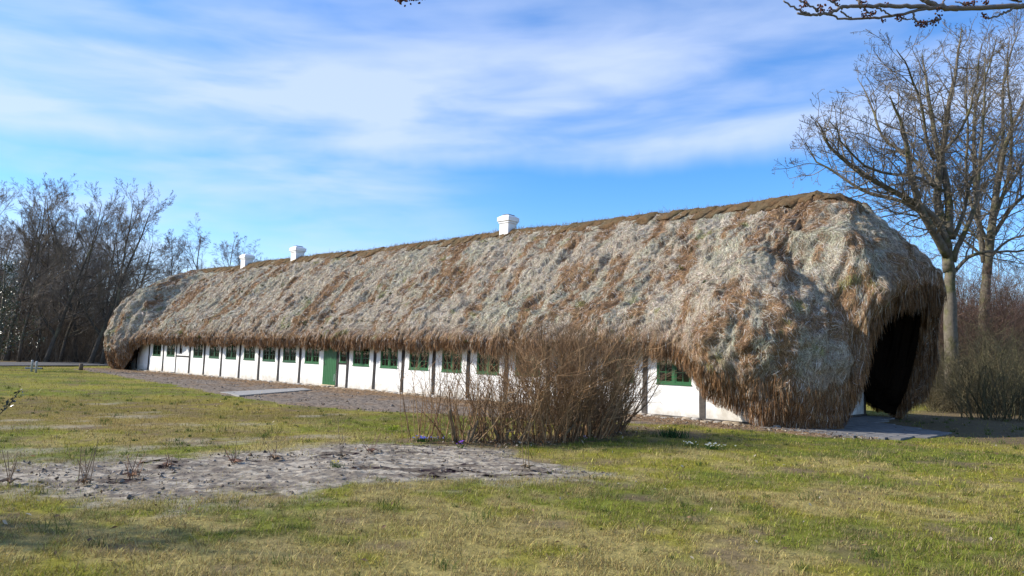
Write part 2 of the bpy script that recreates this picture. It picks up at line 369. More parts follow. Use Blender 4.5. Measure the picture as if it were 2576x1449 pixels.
def build_window(c, h, b, kind):
    x0, x1, z0, z1 = c - h, c + h, b, 2.0
    fy0, fy1 = .008, .075
    t = .045 if h > .3 else .035
    mt = M['green'] if c > -24 and h > .25 else M['darkgreen']
    if kind == 5: mt = M['timber']
    m = MB()
    m.box((x0, fy0, z0), (x1, fy1, z0 + t)); m.box((x0, fy0, z1 - t), (x1, fy1, z1))
    m.box((x0, fy0, z0 + t), (x0 + t, fy1, z1 - t)); m.box((x1 - t, fy0, z0 + t), (x1, fy1, z1 - t))
    two = h > .3
    if two: m.box((c - .035, fy0, z0 + t), (c + .035, fy1, z1 - t))
    m.box((x0 - .012, -.028, z0 - .022), (x1 + .012, fy0 - .001, z0 + .014), .004)      # sill board
    w = m.obj('window', mt, house)
    sashes = [(x0 + t, c - .035), (c + .035, x1 - t)] if two else [(x0 + t, x1 - t)]
    for (a, bb) in sashes:
        s = MB(); st = .042 if two else .028; za, zb = z0 + t, z1 - t
        y0, y1 = fy0 + .012, fy1 - .012
        a += .002; bb -= .002; za += .002; zb -= .002
        s.box((a, y0, za), (bb, y1, za + st)); s.box((a, y0, zb - st), (bb, y1, zb))
        s.box((a, y0, za + st), (a + st, y1, zb - st)); s.box((bb - st, y0, za + st), (bb, y1, zb - st))
        rows = 3 if h > .2 else 2; mid = (a + bb) / 2
        if two: s.box((mid - .013, y0 + .008, za + st), (mid + .013, y1 - .008, zb - st))
        for k in range(1, rows):
            zz = za + (zb - za) * k / rows
            if two:
                s.box((a + st, y0 + .010, zz - .012), (mid - .013, y1 - .010, zz + .012)); s.box((mid + .013, y0 + .010, zz - .012), (bb - st, y1 - .010, zz + .012))
            else: s.box((a + st, y0 + .010, zz - .012), (bb - st, y1 - .010, zz + .012))
        s.obj('casement', mt, w)
        g = MB(); g.box((a + st - .004, .040, za + st - .004), (bb - st + .004, .043, zb - st + .004)); g.obj('pane', M['glass'], w)
    def drape(xa, xb, za, zb, y=.075, fold=.11):
        n = max(8, int((xb - xa) / .012)); xs = np.linspace(xa, xb, n); ys = y + .018 * np.sin(xs / fold * 2 * np.pi) + .008 * np.sin(xs * 91)
        V = np.concatenate([np.stack([xs, ys, np.full(n, za)], -1), np.stack([xs, ys * .6 + y * .4, np.full(n, zb)], -1)])
        i = np.arange(n - 1); mesh('curtain', V, np.stack([i, i + 1, i + n + 1, i + n], -1), M['cloth'], w, smooth=True)
    if kind == 2: drape(x0 + .06, c - .05, z0 + .05, 1.97); drape(c + .08, x1 - .05, z0 + .05, 1.97)
    if kind == 1: drape(x1 - .42, x1 - .22, z0 + .12, 1.97)
    if kind == 3: drape(c + .30, x1 - .05, z0 + .25, 1.97)
    if kind == 4: drape(x0 + .10, c - .12, z0 + .2, 1.97, fold=.2); drape(c + .12, c + .25, z0 + .1, 1.97)
for w in WIN: build_window(*w)
def build_door():
    m = MB(); a, b, zt = DOOR; n = 8; ww = (b - a - .02) / n
    for i in range(n):
        m.box((a + .01 + i * ww + .003, -.012, .13), (a + .01 + (i + 1) * ww - .003, .035, zt - .02), .006)
    d = m.obj('door', M['green'], house)
    m = MB(); m.box((a + .006, .036, .13), (b - .006, .05, zt - .02)); m.obj('door_back', M['darkgreen'], d)
    m = MB(); m.box((a + .09, -.02, .98), (a + .12, -.0125, 1.16), .003); m.tube([(a + .105, -.02, 1.08), (a + .105, -.06, 1.08), (a + .22, -.065, 1.08)], .011, 6); m.obj('door_handle', M['metal'], d)
    m = MB(); m.box((b - .12, -.02, .30), (b - .085, -.0125, .62), .003); m.obj('hinge', M['steel'], d)
    m = MB(); m.box((a - .02, -.06, .07), (b + .02, .03, .125), .008); m.obj('threshold', mat('threshold_wood', (.50, .42, .26), .8, noise=(8, .2)), house)
    m = MB(); x = a - .13
    m.box((x - .05, -.03, 1.68), (x + .05, -.001, 1.86), .008); m.tube([(x, -.03, 1.84), (x, -.10, 1.86), (x, -.11, 1.80)], .01, 6)
    m.tube([(x, -.11, 1.80), (x, -.11, 1.77), (x, -.11, 1.72), (x, -.11, 1.66), (x, -.11, 1.63)], [.03, .065, .062, .05, .02], 10)
    m.obj('wall_lamp', M['metal'], house)
build_door()
def build_plinth():
    m = MB(); r = random.Random(5)
    def stone(cx, cy, w, d, h):
        n1, n2 = 7, 9; th = np.linspace(0, 2 * np.pi, n2, endpoint=False); V = []
        for i in range(n1):
            f = i / (n1 - 1) * np.pi / 2
            rr = np.cos(f) ** .55; V += [[cx + w * rr * np.cos(t) * (1 + .12 * math.sin(3 * t + cx * 5)), cy + d * rr * np.sin(t), -.02 + h * np.sin(f) ** .8] for t in th]
        i = np.arange(n1 - 1)[:, None] * n2; k = np.arange(n2)[None]; k2 = (k + 1) % n2
        m.add(V, [np.stack([i + k, i + k2, i + n2 + k2, i + n2 + k], -1).reshape(-1, 4)])
    x = -44.6
    while x < .15:
        w = r.uniform(.12, .26); stone(x + w, -.12 + r.uniform(-.05, .05), w, r.uniform(.12, .2), r.uniform(.07, .13)); x += 2 * w - .03
    x = -9.0
    while x < -.3:
        w = r.uniform(.10, .2); stone(x + w, -.42 + r.uniform(-.07, .07), w, r.uniform(.10, .17), r.uniform(.04, .08)); x += 2 * w + .02
    stone(-.02, -.22, .3, .2, .14)
    m.obj('stone_plinth', M['stone'], house, smooth=True)
build_plinth()

# ------------------------------------------------------------------ the roof
K = 11
P_FRONT = np.array([(-1, 7.08), (-.92, 6.78), (-.68, 5.98), (-.42, 4.86), (-.17, 3.72), (.12, 2.92), (.48, 2.42), (.57, 2.16), (.48, 2.04), (.22, 2.12), (-.02, 2.50)])
P_LOBE = np.array([(-1, 7.05), (-.82, 6.58), (-.47, 5.62), (-.10, 4.78), (.75, 3.98), (1.45, 3.05), (1.75, 2.05), (1.50, 1.00), (.95, .20), (.50, .30), (.30, 1.10)])
P_GABLE = np.array([(-1, 7.08), (-.3, 7.02), (.55, 6.78), (1.20, 6.34), (1.82, 5.70), (2.32, 4.95), (2.58, 4.36), (2.50, 3.92), (2.25, 3.74), (1.20, 4.1), (.15, 4.4)])
P_FAR = np.array([(-1, 7.05), (-.80, 6.88), (-.46, 6.35), (-.10, 5.55), (.70, 4.4), (1.30, 3.15), (1.60, 2.05), (1.45, 1.00), (.95, .20), (.50, .30), (.30, 1.10)])
RC = 1.5
def roof_loop():
    st = []
    def add(x, y, nx, ny, w_l, w_g): st.append((x, y, nx, ny, w_l, w_g))
    fx = np.array([-41.2, -41.7, -42.1, -42.6, -43.2, -60]); fwv = np.array([0, .15, .55, .9, 1, 1])
    nxx = np.array([-3.4, -2.7, -1.95, -1.34, -.64, 0, 5]); nwv = np.array([0, .06, .25, .62, .87, 1, 1])
    def wl(x): return np.interp(-x, -fx, fwv) if x < -20 else np.interp(x, nxx, nwv)
    gy = np.array([-2, 1.1, 1.35, 1.55, 1.9, 3.0, 4.0]); gyf = np.array([-2, .70, .90, 1.05, 1.25, 1.6, 3.8]); gwf = np.array([0, 0, .2, .75, .93, 1.0, 1.0]); gw = np.array([0, 0, .10, .68, .78, .93, 1.0])
    def wg(y): return np.interp(y, gy, gw) if y < DEP / 2 else np.interp(DEP - y, gyf, gwf)
    ds = .062
    # back middle -> near? order: front from far corner to near corner, near gable, back, far gable
    for x in np.arange(-LEN + RC, -RC, ds): add(x, 0, 0, -1, wl(x), 0)
    for a in np.linspace(-90, 0, 42, endpoint=False):
        c, s = math.cos(R(a)), math.sin(R(a)); x = -RC + RC * c; y = RC + RC * s; add(x, y, c, s, wl(x), wg(y) * sst(a, -45, 0))
    for y in np.arange(RC, DEP - RC, ds): add(0, y, 1, 0, 1, wg(y))
    for a in np.linspace(0, 90, 42, endpoint=False):
        c, s = math.cos(R(a)), math.sin(R(a)); x = -RC + RC * c; y = DEP - RC + RC * s; add(x, y, c, s, wl(x), wg(y) * (1 - sst(a, 22, 52)))
    for x in np.arange(-RC, -LEN + RC, -.4): add(x, DEP, 0, 1, wl(x), 0)
    for a in np.linspace(90, 180, 24, endpoint=False):
        c, s = math.cos(R(a)), math.sin(R(a)); add(-LEN + RC + RC * c, DEP - RC + RC * s, c, s, 1, wg(DEP - RC + RC * s) * sst(a, 135, 180))
    for y in np.arange(DEP - RC, RC, -ds * 1.5): add(-LEN, y, -1, 0, 1, wg(y))
    for a in np.linspace(180, 270, 42, endpoint=False):
        c, s = math.cos(R(a)), math.sin(R(a)); add(-LEN + RC + RC * c, RC + RC * s, c, s, 1, wg(RC + RC * s) * (1 - sst(a, 180, 225)))
    return np.array(st)
def catmull(ctrl, v):
    k = ctrl.shape[1]; t = v * (k - 1); i = np.clip(np.floor(t).astype(int), 0, k - 2); f = (t - i)[None, :, None]
    g = lambda j: ctrl[:, np.clip(j, 0, k - 1)]
    p0, p1, p2, p3 = g(i - 1), g(i), g(i + 1), g(i + 2)
    return .5 * ((2 * p1) + (-p0 + p2) * f + (2 * p0 - 5 * p1 + 4 * p2 - p3) * f ** 2 + (-p0 + 3 * p1 - 3 * p2 + p3) * f ** 3)
NV = 156; VT = 8 / (K - 1)
def roof_grid():
    st = roof_loop(); n = len(st); wl, wg = st[:, 4][:, None, None], st[:, 5][:, None, None]
    prof = (P_FRONT[None] * (1 - wl) + np.where(st[:, 0][:, None, None] < -20, P_FAR[None], P_LOBE[None]) * wl) * (1 - wg) + P_GABLE[None] * wg
    far = sst(-st[:, 0], 30, 42)
    fat = (sst(st[:, 1], 5.0, 7.0) * sst(st[:, 0], -2.5, -.8) * (1 - .6 * st[:, 5]))[:, None]
    gs = np.where(st[:, 0] < -20, .78, 1 - .04 * sst(st[:, 1], 4.2, 6.2))[:, None] * st[:, 5][:, None] + (1 - st[:, 5][:, None])
    prof = prof.copy(); prof[:, 2:7, 0] = np.where(prof[:, 2:7, 0] > 0, prof[:, 2:7, 0] * gs, prof[:, 2:7, 0]); prof[:, 6:10, 0] *= (1 - np.array([.10, .18, .20, .1])[None] * (sst(st[:, 1], 4.8, 6.4) * st[:, 5] * (st[:, 0] > -20))[:, None]); prof[:, 6:9, 1] += (st[:, 5] * (st[:, 0] > -20) * np.clip(st[:, 1] - 4, 0, 2.6) * .16)[:, None]
    nearg = (sst(st[:, 1], .2, 1.2) * (1 - sst(st[:, 1], 2.6, 3.4)) * sst(st[:, 0], -1.2, -.2) * (1 - sst(st[:, 5], .3, .8)))[:, None]
    prof = prof.copy(); prof[:, 4:10, 0] += nearg * np.array([.10, .02, .0, .22, .55, .4])[None]; prof[..., 0] = np.where(prof[..., 0] > 0, prof[..., 0] * (1 + fat * np.array([0, 0, 0, 0, .38, .30, .38, .55, .62, .7, .3])[None]), prof[..., 0])
    v = np.linspace(0, 1, NV); pz = catmull(prof, v)          # n,NV,2
    rx = np.clip(st[:, 0], -LEN + .15, -.15); sag = .06 * np.sin(st[:, 0] * .35) + .05 * np.sin(st[:, 0] * .9 + 1)
    Rp = np.stack([rx, np.full(n, DEP / 2)], -1)
    B = st[:, :2]; nn = st[:, 2:4]
    q = pz[..., 0]; z = pz[..., 1]
    lam = np.clip(-q, 0, 1)[..., None]
    xy = B[:, None] * (1 - lam) + Rp[:, None] * lam + nn[:, None] * np.clip(q, 0, None)[..., None]
    z = z + (sag * 0.6)[:, None] * np.clip((z - 2) / 5, 0, 1)
    dy = np.abs(xy[..., 1] - DEP / 2)
    cap = np.interp(dy, [0, .32, 1.28, 2.32, 3.32, 4.12, 5.2], [7.12, 6.86, 6.05, 4.95, 3.85, 3.05, 2.3]) + .12 + 1.65 * sst(dy, 1.5, 3.9)
    k_ = .25; hh = np.clip(.5 + .5 * (cap - z) / k_, 0, 1); zc = cap * (1 - hh) + z * hh - k_ * hh * (1 - hh)
    z = np.where((np.abs(nn[:, 0]) > .02)[:, None] & (v < VT - .08)[None], np.minimum(z, zc), z)
    return np.concatenate([xy, z[..., None]], -1), st
def gnormals(G):
    du = np.roll(G, -1, 0) - np.roll(G, 1, 0); dv = np.gradient(G, axis=1)
    N = np.cross(du, dv); N /= np.linalg.norm(N, axis=2)[..., None] + 1e-9
    return N
def build_roof():
    G, st = roof_grid(); n = len(G)
    N = gnormals(G)
    ctr = np.array([0, DEP / 2, 3.0]); out = G - np.stack([np.clip(G[..., 0], -LEN, 0), np.full(G.shape[:2], DEP / 2), np.full(G.shape[:2], 3.0)], -1)
    if (N[:600, 52] * out[:600, 52]).sum() < 0: N = -N
    flip = (N[:600, 52] * out[:600, 52]).sum()
    s = np.concatenate([[0], np.cumsum(np.linalg.norm(np.diff(G[:, 91], axis=0), axis=1))])   # arc length near the eave
    vv = np.linspace(0, 1, NV)
    ln = np.concatenate([np.zeros((n, 1)), np.cumsum(np.linalg.norm(np.diff(G, axis=1), axis=2), axis=1)], 1)
    endw = np.maximum(st[:, 4], st[:, 5])[:, None]          # the shaggy ends are lumpier
    P3 = G
    lump = (fbm(P3 * .75, 3, 11) - .5) * .34 + (fbm(P3 * 2.1, 3, 21) - .5) * .30
    low = 1 - sst(P3[..., 2], 3.5, 6.2) * .75
    flow = np.stack([np.broadcast_to((s[:, None] + ln * .32) * 1.0, ln.shape), ln * .30, np.zeros_like(ln)], -1)
    ruf = (fbm(flow * np.array([2.2, 2.4, 1]), 3, 33) - .5)
    fine = (fbm(flow * np.array([6.5, 5.0, 1]), 2, 44) - .5)
    big = endw * (fbm(flow * np.array([.9, 1.0, 1]), 3, 52) - .5) * .32 * low
    fade = sst(ln, 0, 2.2) * np.where(vv > VT, np.clip((1 - vv) / .2, 0, 1), 1)[None]
    fc = np.stack([np.broadcast_to(s[:, None] + ln * .30, ln.shape) * 1.5, ln * 1.25, np.zeros_like(ln)], -1)
    ph = ln / .60 + fbm(fc * .8 + 9, 3, 59) * 3.6 + fbm(fc * 3.1, 2, 60) * .55; saw = ph - np.floor(ph); saw = np.where(saw > .84, (1 - saw) / .16, saw / .84)
    saw = (saw - .5) * (.35 + .9 * fbm(fc * .9 + 40, 2, 63))
    step = saw * 1.05 + .5 * (sst(fbm(fc, 3, 57), .40, .60) - .5) + .8 * (sst(fbm(fc * 2.3 + 5, 2, 58), .42, .58) - .5)
    disp = step * .075 * np.clip(ln / .8, 0, 1) + (lump * (.6 + .3 * endw * low) + ruf * .24 + fine * .13 + big) * fade
    G2 = G + N * disp[..., None]
    G2[..., 2] = np.maximum(G2[..., 2], 0.05)
    N2 = gnormals(G2)
    if (N2[:600, 52] * N[:600, 52]).sum() < 0: N2 = -N2
    # --- colours: silver grey with lichen, brown patches, brown fringe
    def colour(P, lng, tip, endw_, rs):
        g = fbm(P * .55, 4, 61); g2 = fbm(P * np.array([1.7, .62, .62]), 4, 71); g3 = fbm(P * 3.4, 3, 81)
        grey = np.array([.43, .375, .288]); lich = np.array([.40, .378, .285]); pale = np.array([.59, .53, .425]); brown = np.array([.19, .100, .050]); tan = np.array([.31, .185, .092]); dk = np.array([.085, .05, .03])
        c = grey + (lich - grey) * sst(g, .45, .62)[:, None]
        c = c + (pale - c) * (sst(g3, .5, .75) * .7)[:, None]
        b = sst(g2 + (fbm(P * 4.5, 3, 97) - .5) * .45 + (g3 - .5) * .45 + (g - .5) * .35 + (rs - .5) * .12 + endw_ * .02, .525, .615) * .92
        fr = sst(tip / (1 + 1.1 * endw_), 1.15, .12) * (.62 + .85 * g3)
        b = np.clip(np.maximum(b, fr), 0, 1)
        bc = brown + (tan - brown) * (sst(g3 + rs * .25, .35, .85))[:, None]
        bc = bc + (dk - bc) * (sst(rs, .72, 1.0) * .7)[:, None]
        c = c + (bc - c) * b[:, None]
        gr = sst(fbm(P * 1.5, 3, 95), .735, .78)[:, None]
        return c + (np.array([.20, .21, .07]) - c) * gr * .7
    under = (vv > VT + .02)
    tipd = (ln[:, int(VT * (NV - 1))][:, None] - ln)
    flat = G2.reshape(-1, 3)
    C0 = colour(flat, ln.ravel(), tipd.ravel(), np.broadcast_to(endw, ln.shape).ravel(), rng.random(n * NV)) * .55  # base mesh darkened: crevice shade between the strands put into the colour
    C0 = C0 * np.where(np.broadcast_to(under[None], ln.shape).ravel(), .06, 1)[:, None]  # underside: dark aged thatch, with shade of the opening painted in as near-black
    i = np.arange(n)[:, None] * NV; i2 = ((np.arange(n) + 1) % n)[:, None] * NV; k = np.arange(NV - 1)[None]
    Q = np.stack([i + k, i + k + 1, i2 + k + 1, i2 + k], -1).reshape(-1, 4)
    # --- strands lying on the surface
    vt_i = VT * (NV - 1)
    def sample(uu, v):
        a = np.floor(uu).astype(int); f = (uu - a)[:, None]; a %= n; a1 = (a + 1) % n
        b = np.clip(np.floor(v).astype(int), 0, NV - 2); g = (v - b)[:, None]
        bl = lambda A: (A[a, b] * (1 - f) + A[a1, b] * f) * (1 - g) + (A[a, b + 1] * (1 - f) + A[a1, b + 1] * f) * g
        return bl
    area = np.linalg.norm(np.cross(np.roll(G, -1, 0) - G, np.gradient(G, axis=1)), axis=2)
    back = ((st[:, 1] > DEP - RC - .2) & (st[:, 0] < -1.2)) | ((st[:, 0] < -LEN + .3) & (st[:, 1] > 3))
    back[-60:] = False
    ok = np.where(back[:, None], 0.03, 1.0) * (vv[None] < VT + .02) * (vv[None] > .02)
    dist = np.linalg.norm(hw(G[..., 0], G[..., 1], G[..., 2]) - CAM, axis=2)
    wgt = (area * ok * np.clip(24 / dist, .5, 1.5)).ravel(); wgt /= wgt.sum()
    NS = 430000
    pick = rng.choice(n * NV, NS, p=wgt); u0 = pick // NV + rng.random(NS); v0 = pick % NV + rng.random(NS)
    seg = 3
    d0 = dist.ravel()[pick]; ew = np.broadcast_to(endw, ln.shape).ravel()[pick]
    tip0 = tipd.ravel()[pick]
    Ls = rng.uniform(.10, .30, NS) * (1 + .25 * ew) ; wid = (.0010 + .00019 * d0) * rng.uniform(.6, 1.4, NS)
    # local steps per metre
    duL = np.linalg.norm(np.roll(G, -1, 0) - G, axis=2).ravel()[pick] + 1e-4
    dvL = np.linalg.norm(np.gradient(G, axis=1), axis=2).ravel()[pick] + 1e-4
    swirl = (fbm(flat[pick] * 1.6, 4, 131) - .5) * 3.6 + rng.normal(0, .70, NS)
    curl = rng.normal(0, .9, NS)
    near = sst(tip0 / (1 + .9 * ew), 1.1, .25); swirl *= (1 - .8 * near); curl *= (1 - .75 * near); Ls *= 1 + .7 * near * rng.random(NS)
    lift = rng.random(NS) ** 2 * .024 + .003
    pts = []; nor = []; u, v = u0.copy(), v0.copy(); hang = np.zeros(NS)
    for k_ in range(seg + 1):
        vc = np.minimum(v, vt_i)
        over = np.clip(v - vt_i, 0, None) * dvL
        bl = sample(u, vc); p = bl(G2); nn = bl(N2); nn /= np.linalg.norm(nn, axis=1)[:, None] + 1e-9
        t = k_ / seg
        p = p + nn * (lift * (1 + .6 * np.sin(t * 3.1) * rng.uniform(.2, 1.2, NS)) + (t ** 2) * .012)[:, None]
        p[:, 2] -= over
        pts.append(p); nor.append(nn)
        ang = swirl + curl * t
        u = u + np.clip(np.sin(ang) * Ls / seg / duL, -4, 4); v = v + np.clip(np.maximum(np.cos(ang), -.5) * Ls / seg / dvL, -6, 9)
        v = np.minimum(v, vt_i + .30 / dvL)
    pts = np.array(pts); nor = np.array(nor)
    tan = np.gradient(pts, axis=0); sidev = np.cross(tan, nor + rng.normal(0, .30, nor.shape)); sidev /= np.linalg.norm(sidev, axis=2)[..., None] + 1e-9
    taper = np.array([.7, 1, .85, .25])[:, None, None]
    A = pts - sidev * wid[None, :, None] * taper; Bv = pts + sidev * wid[None, :, None] * taper
    SV = np.stack([A, Bv], 1).transpose(2, 0, 1, 3).reshape(-1, 3)      # strand, seg, side
    b0 = np.arange(NS)[:, None] * (2 * (seg + 1)); kk = np.arange(seg)[None] * 2
    SQ = np.stack([b0 + kk, b0 + kk + 1, b0 + kk + 3, b0 + kk + 2], -1).reshape(-1, 4)
    rs = rng.random(NS); mid = pts[1]
    C = colour(mid, None, tip0, ew, rs) * np.clip(np.exp(rng.normal(-.04, .30, (NS, 1))), .35, 1.7) * (1 + rng.normal(0, .04, (NS, 3)))
    sw = rng.random(NS)[:, None]; C = np.where(sw < .06, [[.15, .09, .05]], np.where(sw < .12, [[.28, .18, .10]], np.where(sw < .20, [[.55, .51, .45]], C)))
    CS = np.repeat(C, 2 * (seg + 1), 0)
    # --- hanging fringe under the eave edge
    fr_ok = (~back).astype(float) * np.linalg.norm(np.roll(G[:, 117], -1, 0) - G[:, 117], axis=1) * np.where(st[:, 5] > .5, .7, 1); fr_ok /= fr_ok.sum()
    NF = 64000; uu = rng.choice(n, NF, p=fr_ok) + rng.random(NF); v1 = vt_i - rng.uniform(-4, 20, NF)
    bl = sample(uu, v1); p = bl(G2); nn = bl(N2); clump = fbm(np.stack([np.interp(uu, np.arange(n), s) * 3.2, np.zeros(NF)], -1), 3, 140)
    gab = st[np.floor(uu).astype(int) % n, 5]; Lf = rng.uniform(.05, .27, NF) * (.1 + 1.8 * clump) * (1 + 1.0 * gab); wf = (.0010 + .00020 * np.linalg.norm(hw(p[:, 0], p[:, 1], p[:, 2]) - CAM, axis=1)) * rng.uniform(.6, 1.3, NF)
    p = p + nn * rng.uniform(0, .03, NF)[:, None]; d = np.stack([rng.normal(0, .10, NF), rng.normal(0, .10, NF), -np.ones(NF)], -1)
    fp = [p, p + d * (Lf * .5)[:, None] + nn * .015, p + d * Lf[:, None] + rng.normal(0, .02, (NF, 3))]
    fp = np.array(fp); fp[..., 2] = np.maximum(fp[..., 2], .03)
    sv = np.cross(d, rng.normal(0, 1, (NF, 3))); sv /= np.linalg.norm(sv, axis=1)[:, None]
    tp = np.array([1, .9, .3])[:, None, None]
    FV = np.stack([fp - sv * wf[None, :, None] * tp, fp + sv * wf[None, :, None] * tp], 1).transpose(2, 0, 1, 3).reshape(-1, 3)
    b0 = np.arange(NF)[:, None] * 6; kk = np.arange(2)[None] * 2
    FQ = np.stack([b0 + kk, b0 + kk + 1, b0 + kk + 3, b0 + kk + 2], -1).reshape(-1, 4)
    rs = rng.random(NF)[:, None]; CF = np.where(rs < .35, [[.34, .20, .10]], np.where(rs < .7, [[.21, .115, .055]], np.where(rs < .85, [[.12, .07, .04]], [[.38, .33, .26]]))) * rng.uniform(.7, 1.25, (NF, 1))
    CF = CF * (1 - .35 * gab)[:, None]; CF = np.repeat(CF, 6, 0)
    o1 = len(flat); o2 = o1 + len(SV)
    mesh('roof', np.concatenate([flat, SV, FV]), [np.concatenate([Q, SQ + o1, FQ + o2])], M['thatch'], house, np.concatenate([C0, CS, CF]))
    return G2, N2, st
G2, N2, ST = build_roof()

def build_ridge():
    # turf sods saddled over the ridge, laid like overlapping shingles with open diagonal joints
    m = MB(); r = np.random.default_rng(12)
    front = np.where((ST[:, 1] == 0))[0]; fxs = ST[front, 0]
    gi = np.where((ST[:, 2] == 1) & (np.abs(ST[:, 1] - DEP / 2) < .06))[0][0]; gcol = G2[gi]
    fi = np.where((ST[:, 2] == -1) & (np.abs(ST[:, 1] - DEP / 2) < .1))[0][0]; fcol = G2[fi]
    def zend(x): return float(np.interp(x, gcol[:62, 0], gcol[:62, 2])) if x > -1 else float(np.interp(-x, -fcol[:62, 0], fcol[:62, 2]))
    UP = G2[:, :72].reshape(-1, 3); UP = UP[(UP[:, 0] > -4) | (UP[:, 0] < -42)]
    def ztop(x, y): return UP[np.argmin((UP[:, 0] - x) ** 2 + (UP[:, 1] - y) ** 2), 2]
    def ridge_pt(x, q):     # q metres down from the ridge; + to the front
        i = front[np.argmin(np.abs(fxs - np.clip(x, fxs.min(), fxs.max())))]
        ln = np.concatenate([[0], np.cumsum(np.linalg.norm(np.diff(G2[i], axis=0), axis=1))])
        k = np.interp(abs(q), ln, np.arange(NV)); a = int(k); f = k - a
        p = G2[i, a] * (1 - f) + G2[i, a + 1] * f
        p = p.copy(); p[0] = x
        if q < 0: p[1] = DEP - p[1]
        return p
    x = -44.7
    while x < 1.35:
        w = r.uniform(.22, .75); dn = r.uniform(.55, .9) if x > -2.2 else r.uniform(.32, .80); bk = r.uniform(.5, .8)
        skew = r.uniform(.15, .85)
        nu, nv_ = 7, 15; qs = np.linspace(-bk, dn, nv_); V = []
        th = r.uniform(.015, .065) + (.03 if x > -2.2 else 0); tilt = r.uniform(-.02, .07)
        for layer in (0, 1):
            for j, q in enumerate(qs):
                for a in range(nu):
                    f = a / (nu - 1); xx = x - .10 + (w + .12) * f - skew * (q if q > 0 else -q * .4) 
                    xc = np.clip(xx, -45.9, 1.35)
                    p = ridge_pt(np.clip(xc, -44.9, -.2), q); 
                    if xc > -.2: p[2] += zend(xc) - zend(-.2)
                    if xc < -44.9: p[2] += zend(xc) - zend(-44.9)
                    p[0] = xc
                    if xc > -1.7 or xc < -43.3: p[2] = ztop(xc, p[1]) + .02
                    edge = min(1, min(f, 1 - f) * 4) ** .6 * min(1, min(j, nv_ - 1 - j) * .6) ** .6
                    lift = (-.06 if layer == 0 else (th * edge + tilt * (f) + .015)) + float(r.normal(0, .014))
                    nrm = np.array([0, -.55 * np.sign(q) * min(1, abs(q) * 3), .83])
                    V.append(p + nrm * lift)
        nL = nu * nv_; Q = []
        for j in range(nv_ - 1):
            for a in range(nu - 1):
                k = j * nu + a; Q.append([nL + k, nL + k + 1, nL + k + nu + 1, nL + k + nu])
        for j in range(nv_ - 1):
            for a in (0, nu - 1):
                k = j * nu + a; q = [k, k + nu, nL + k + nu, nL + k]; Q.append(q if a else q[::-1])
        for a in range(nu - 1):
            for j in (0, nv_ - 1):
                k = j * nu + a; q = [k, k + 1, nL + k + 1, nL + k]; Q.append(q)
        m.add(V, [np.array(Q)])
        x += w
    m.obj('ridge_turf', M['turf'], house, smooth=True)
    # dry stalks sprouting from the turf
    NG = 5200; xs = r.uniform(-45, .6, NG); q = r.normal(.02, .17, NG)
    base = np.array([ridge_pt(np.clip(a, -44.9, -.2), b) for a, b in zip(xs, q)]); base[:, 0] = xs; base[:, 2] += .05
    base[:, 2] += np.array([zend(v) - zend(-.2) if v > -.2 else 0 for v in xs])
    L_ = r.gamma(2.2, .028, NG) + .02; tip = base + np.stack([r.normal(.0, .45, NG) * L_, r.normal(0, .4, NG) * L_, L_], -1)
    V, F = prisms(base, tip, np.full(NG, .007), np.full(NG, .002))
    c = np.where(r.random(NG)[:, None] < .75, [[.17, .125, .065]], [[.10, .09, .035]]); mesh('ridge_grass', V, F, M['stick'], house, np.repeat(c, 6, 0))
build_ridge()

def build_roof_plants():
    r = np.random.default_rng(31); A = []; B = []; C = []
    fr = np.where(ST[:, 1] == 0)[0]
    for k in range(42):
        i = r.choice(fr); j = r.integers(18, 108); p = G2[i, j]; nn = N2[i, j]; g = r.random() < .6; n = r.integers(14, 40); sz = r.uniform(.05, .12)
        b = p + r.normal(0, sz * .55, (n, 3)) * [1, 1, .6] + nn * .03
        t = b + nn * r.uniform(.02, .9, (n, 1)) * sz + r.normal(0, .4 * sz, (n, 3))
        A.append(b); B.append(t); C.append(np.broadcast_to(np.array([.05, .065, .022]) if g else np.array([.13, .12, .03]), (n, 3)) * r.uniform(.6, 1.4, (n, 1)))
    A, B, C = map(np.concatenate, (A, B, C)); V, F = prisms(A, B, np.full(len(A), .012), np.full(len(A), .005))
    mesh('roof_moss', V, F, M['stick'], house, np.repeat(C, 6, 0))
build_roof_plants()

def build_chimney(x, w, d, top, cover):
    m = MB(); z0 = 6.5; h = top - z0; y = DEP / 2; b = top - .36
    m.box((x - w / 2, y - d / 2, z0), (x + w / 2, y + d / 2, b), .012)
    c = m.obj('chimney', M['chimney'], house)
    m = MB(); m.box((x - w / 2 - .035, y - d / 2 - .035, b - .001), (x + w / 2 + .035, y + d / 2 + .035, b + .08), .008)
    m.box((x - w / 2 - .08, y - d / 2 - .08, b + .082), (x + w / 2 + .08, y + d / 2 + .08, b + .27), .012)
    zt = b + .27; e = .08
    V = [[x - w / 2 - e, y - d / 2 - e, zt - .012], [x + w / 2 + e, y - d / 2 - e, zt - .012], [x + w / 2 + e, y + d / 2 + e, zt - .012], [x - w / 2 - e, y + d / 2 + e, zt - .012],
         [x - w / 2 + .06, y - d / 2 + .06, zt + .085], [x + w / 2 - .06, y - d / 2 + .06, zt + .085], [x + w / 2 - .06, y + d / 2 - .06, zt + .085], [x - w / 2 + .06, y + d / 2 - .06, zt + .085]]
    m.add(V, [np.array([[0, 1, 5, 4], [1, 2, 6, 5], [2, 3, 7, 6], [3, 0, 4, 7], [4, 5, 6, 7]])])
    m.obj('chimney_cap', M['chimney'], c)
    if cover:
        m = MB(); m.box((x - .18, y - .22, zt + .09), (x + .18, y + .22, zt + .13), .01); m.obj('chimney_cover', M['lead'], c)
build_chimney(-13.5, .54, .54, 7.80, True)
build_chimney(-30.6, .56, .56, 7.76, True)
build_chimney(-36.7, .56, .56, 7.74, False)

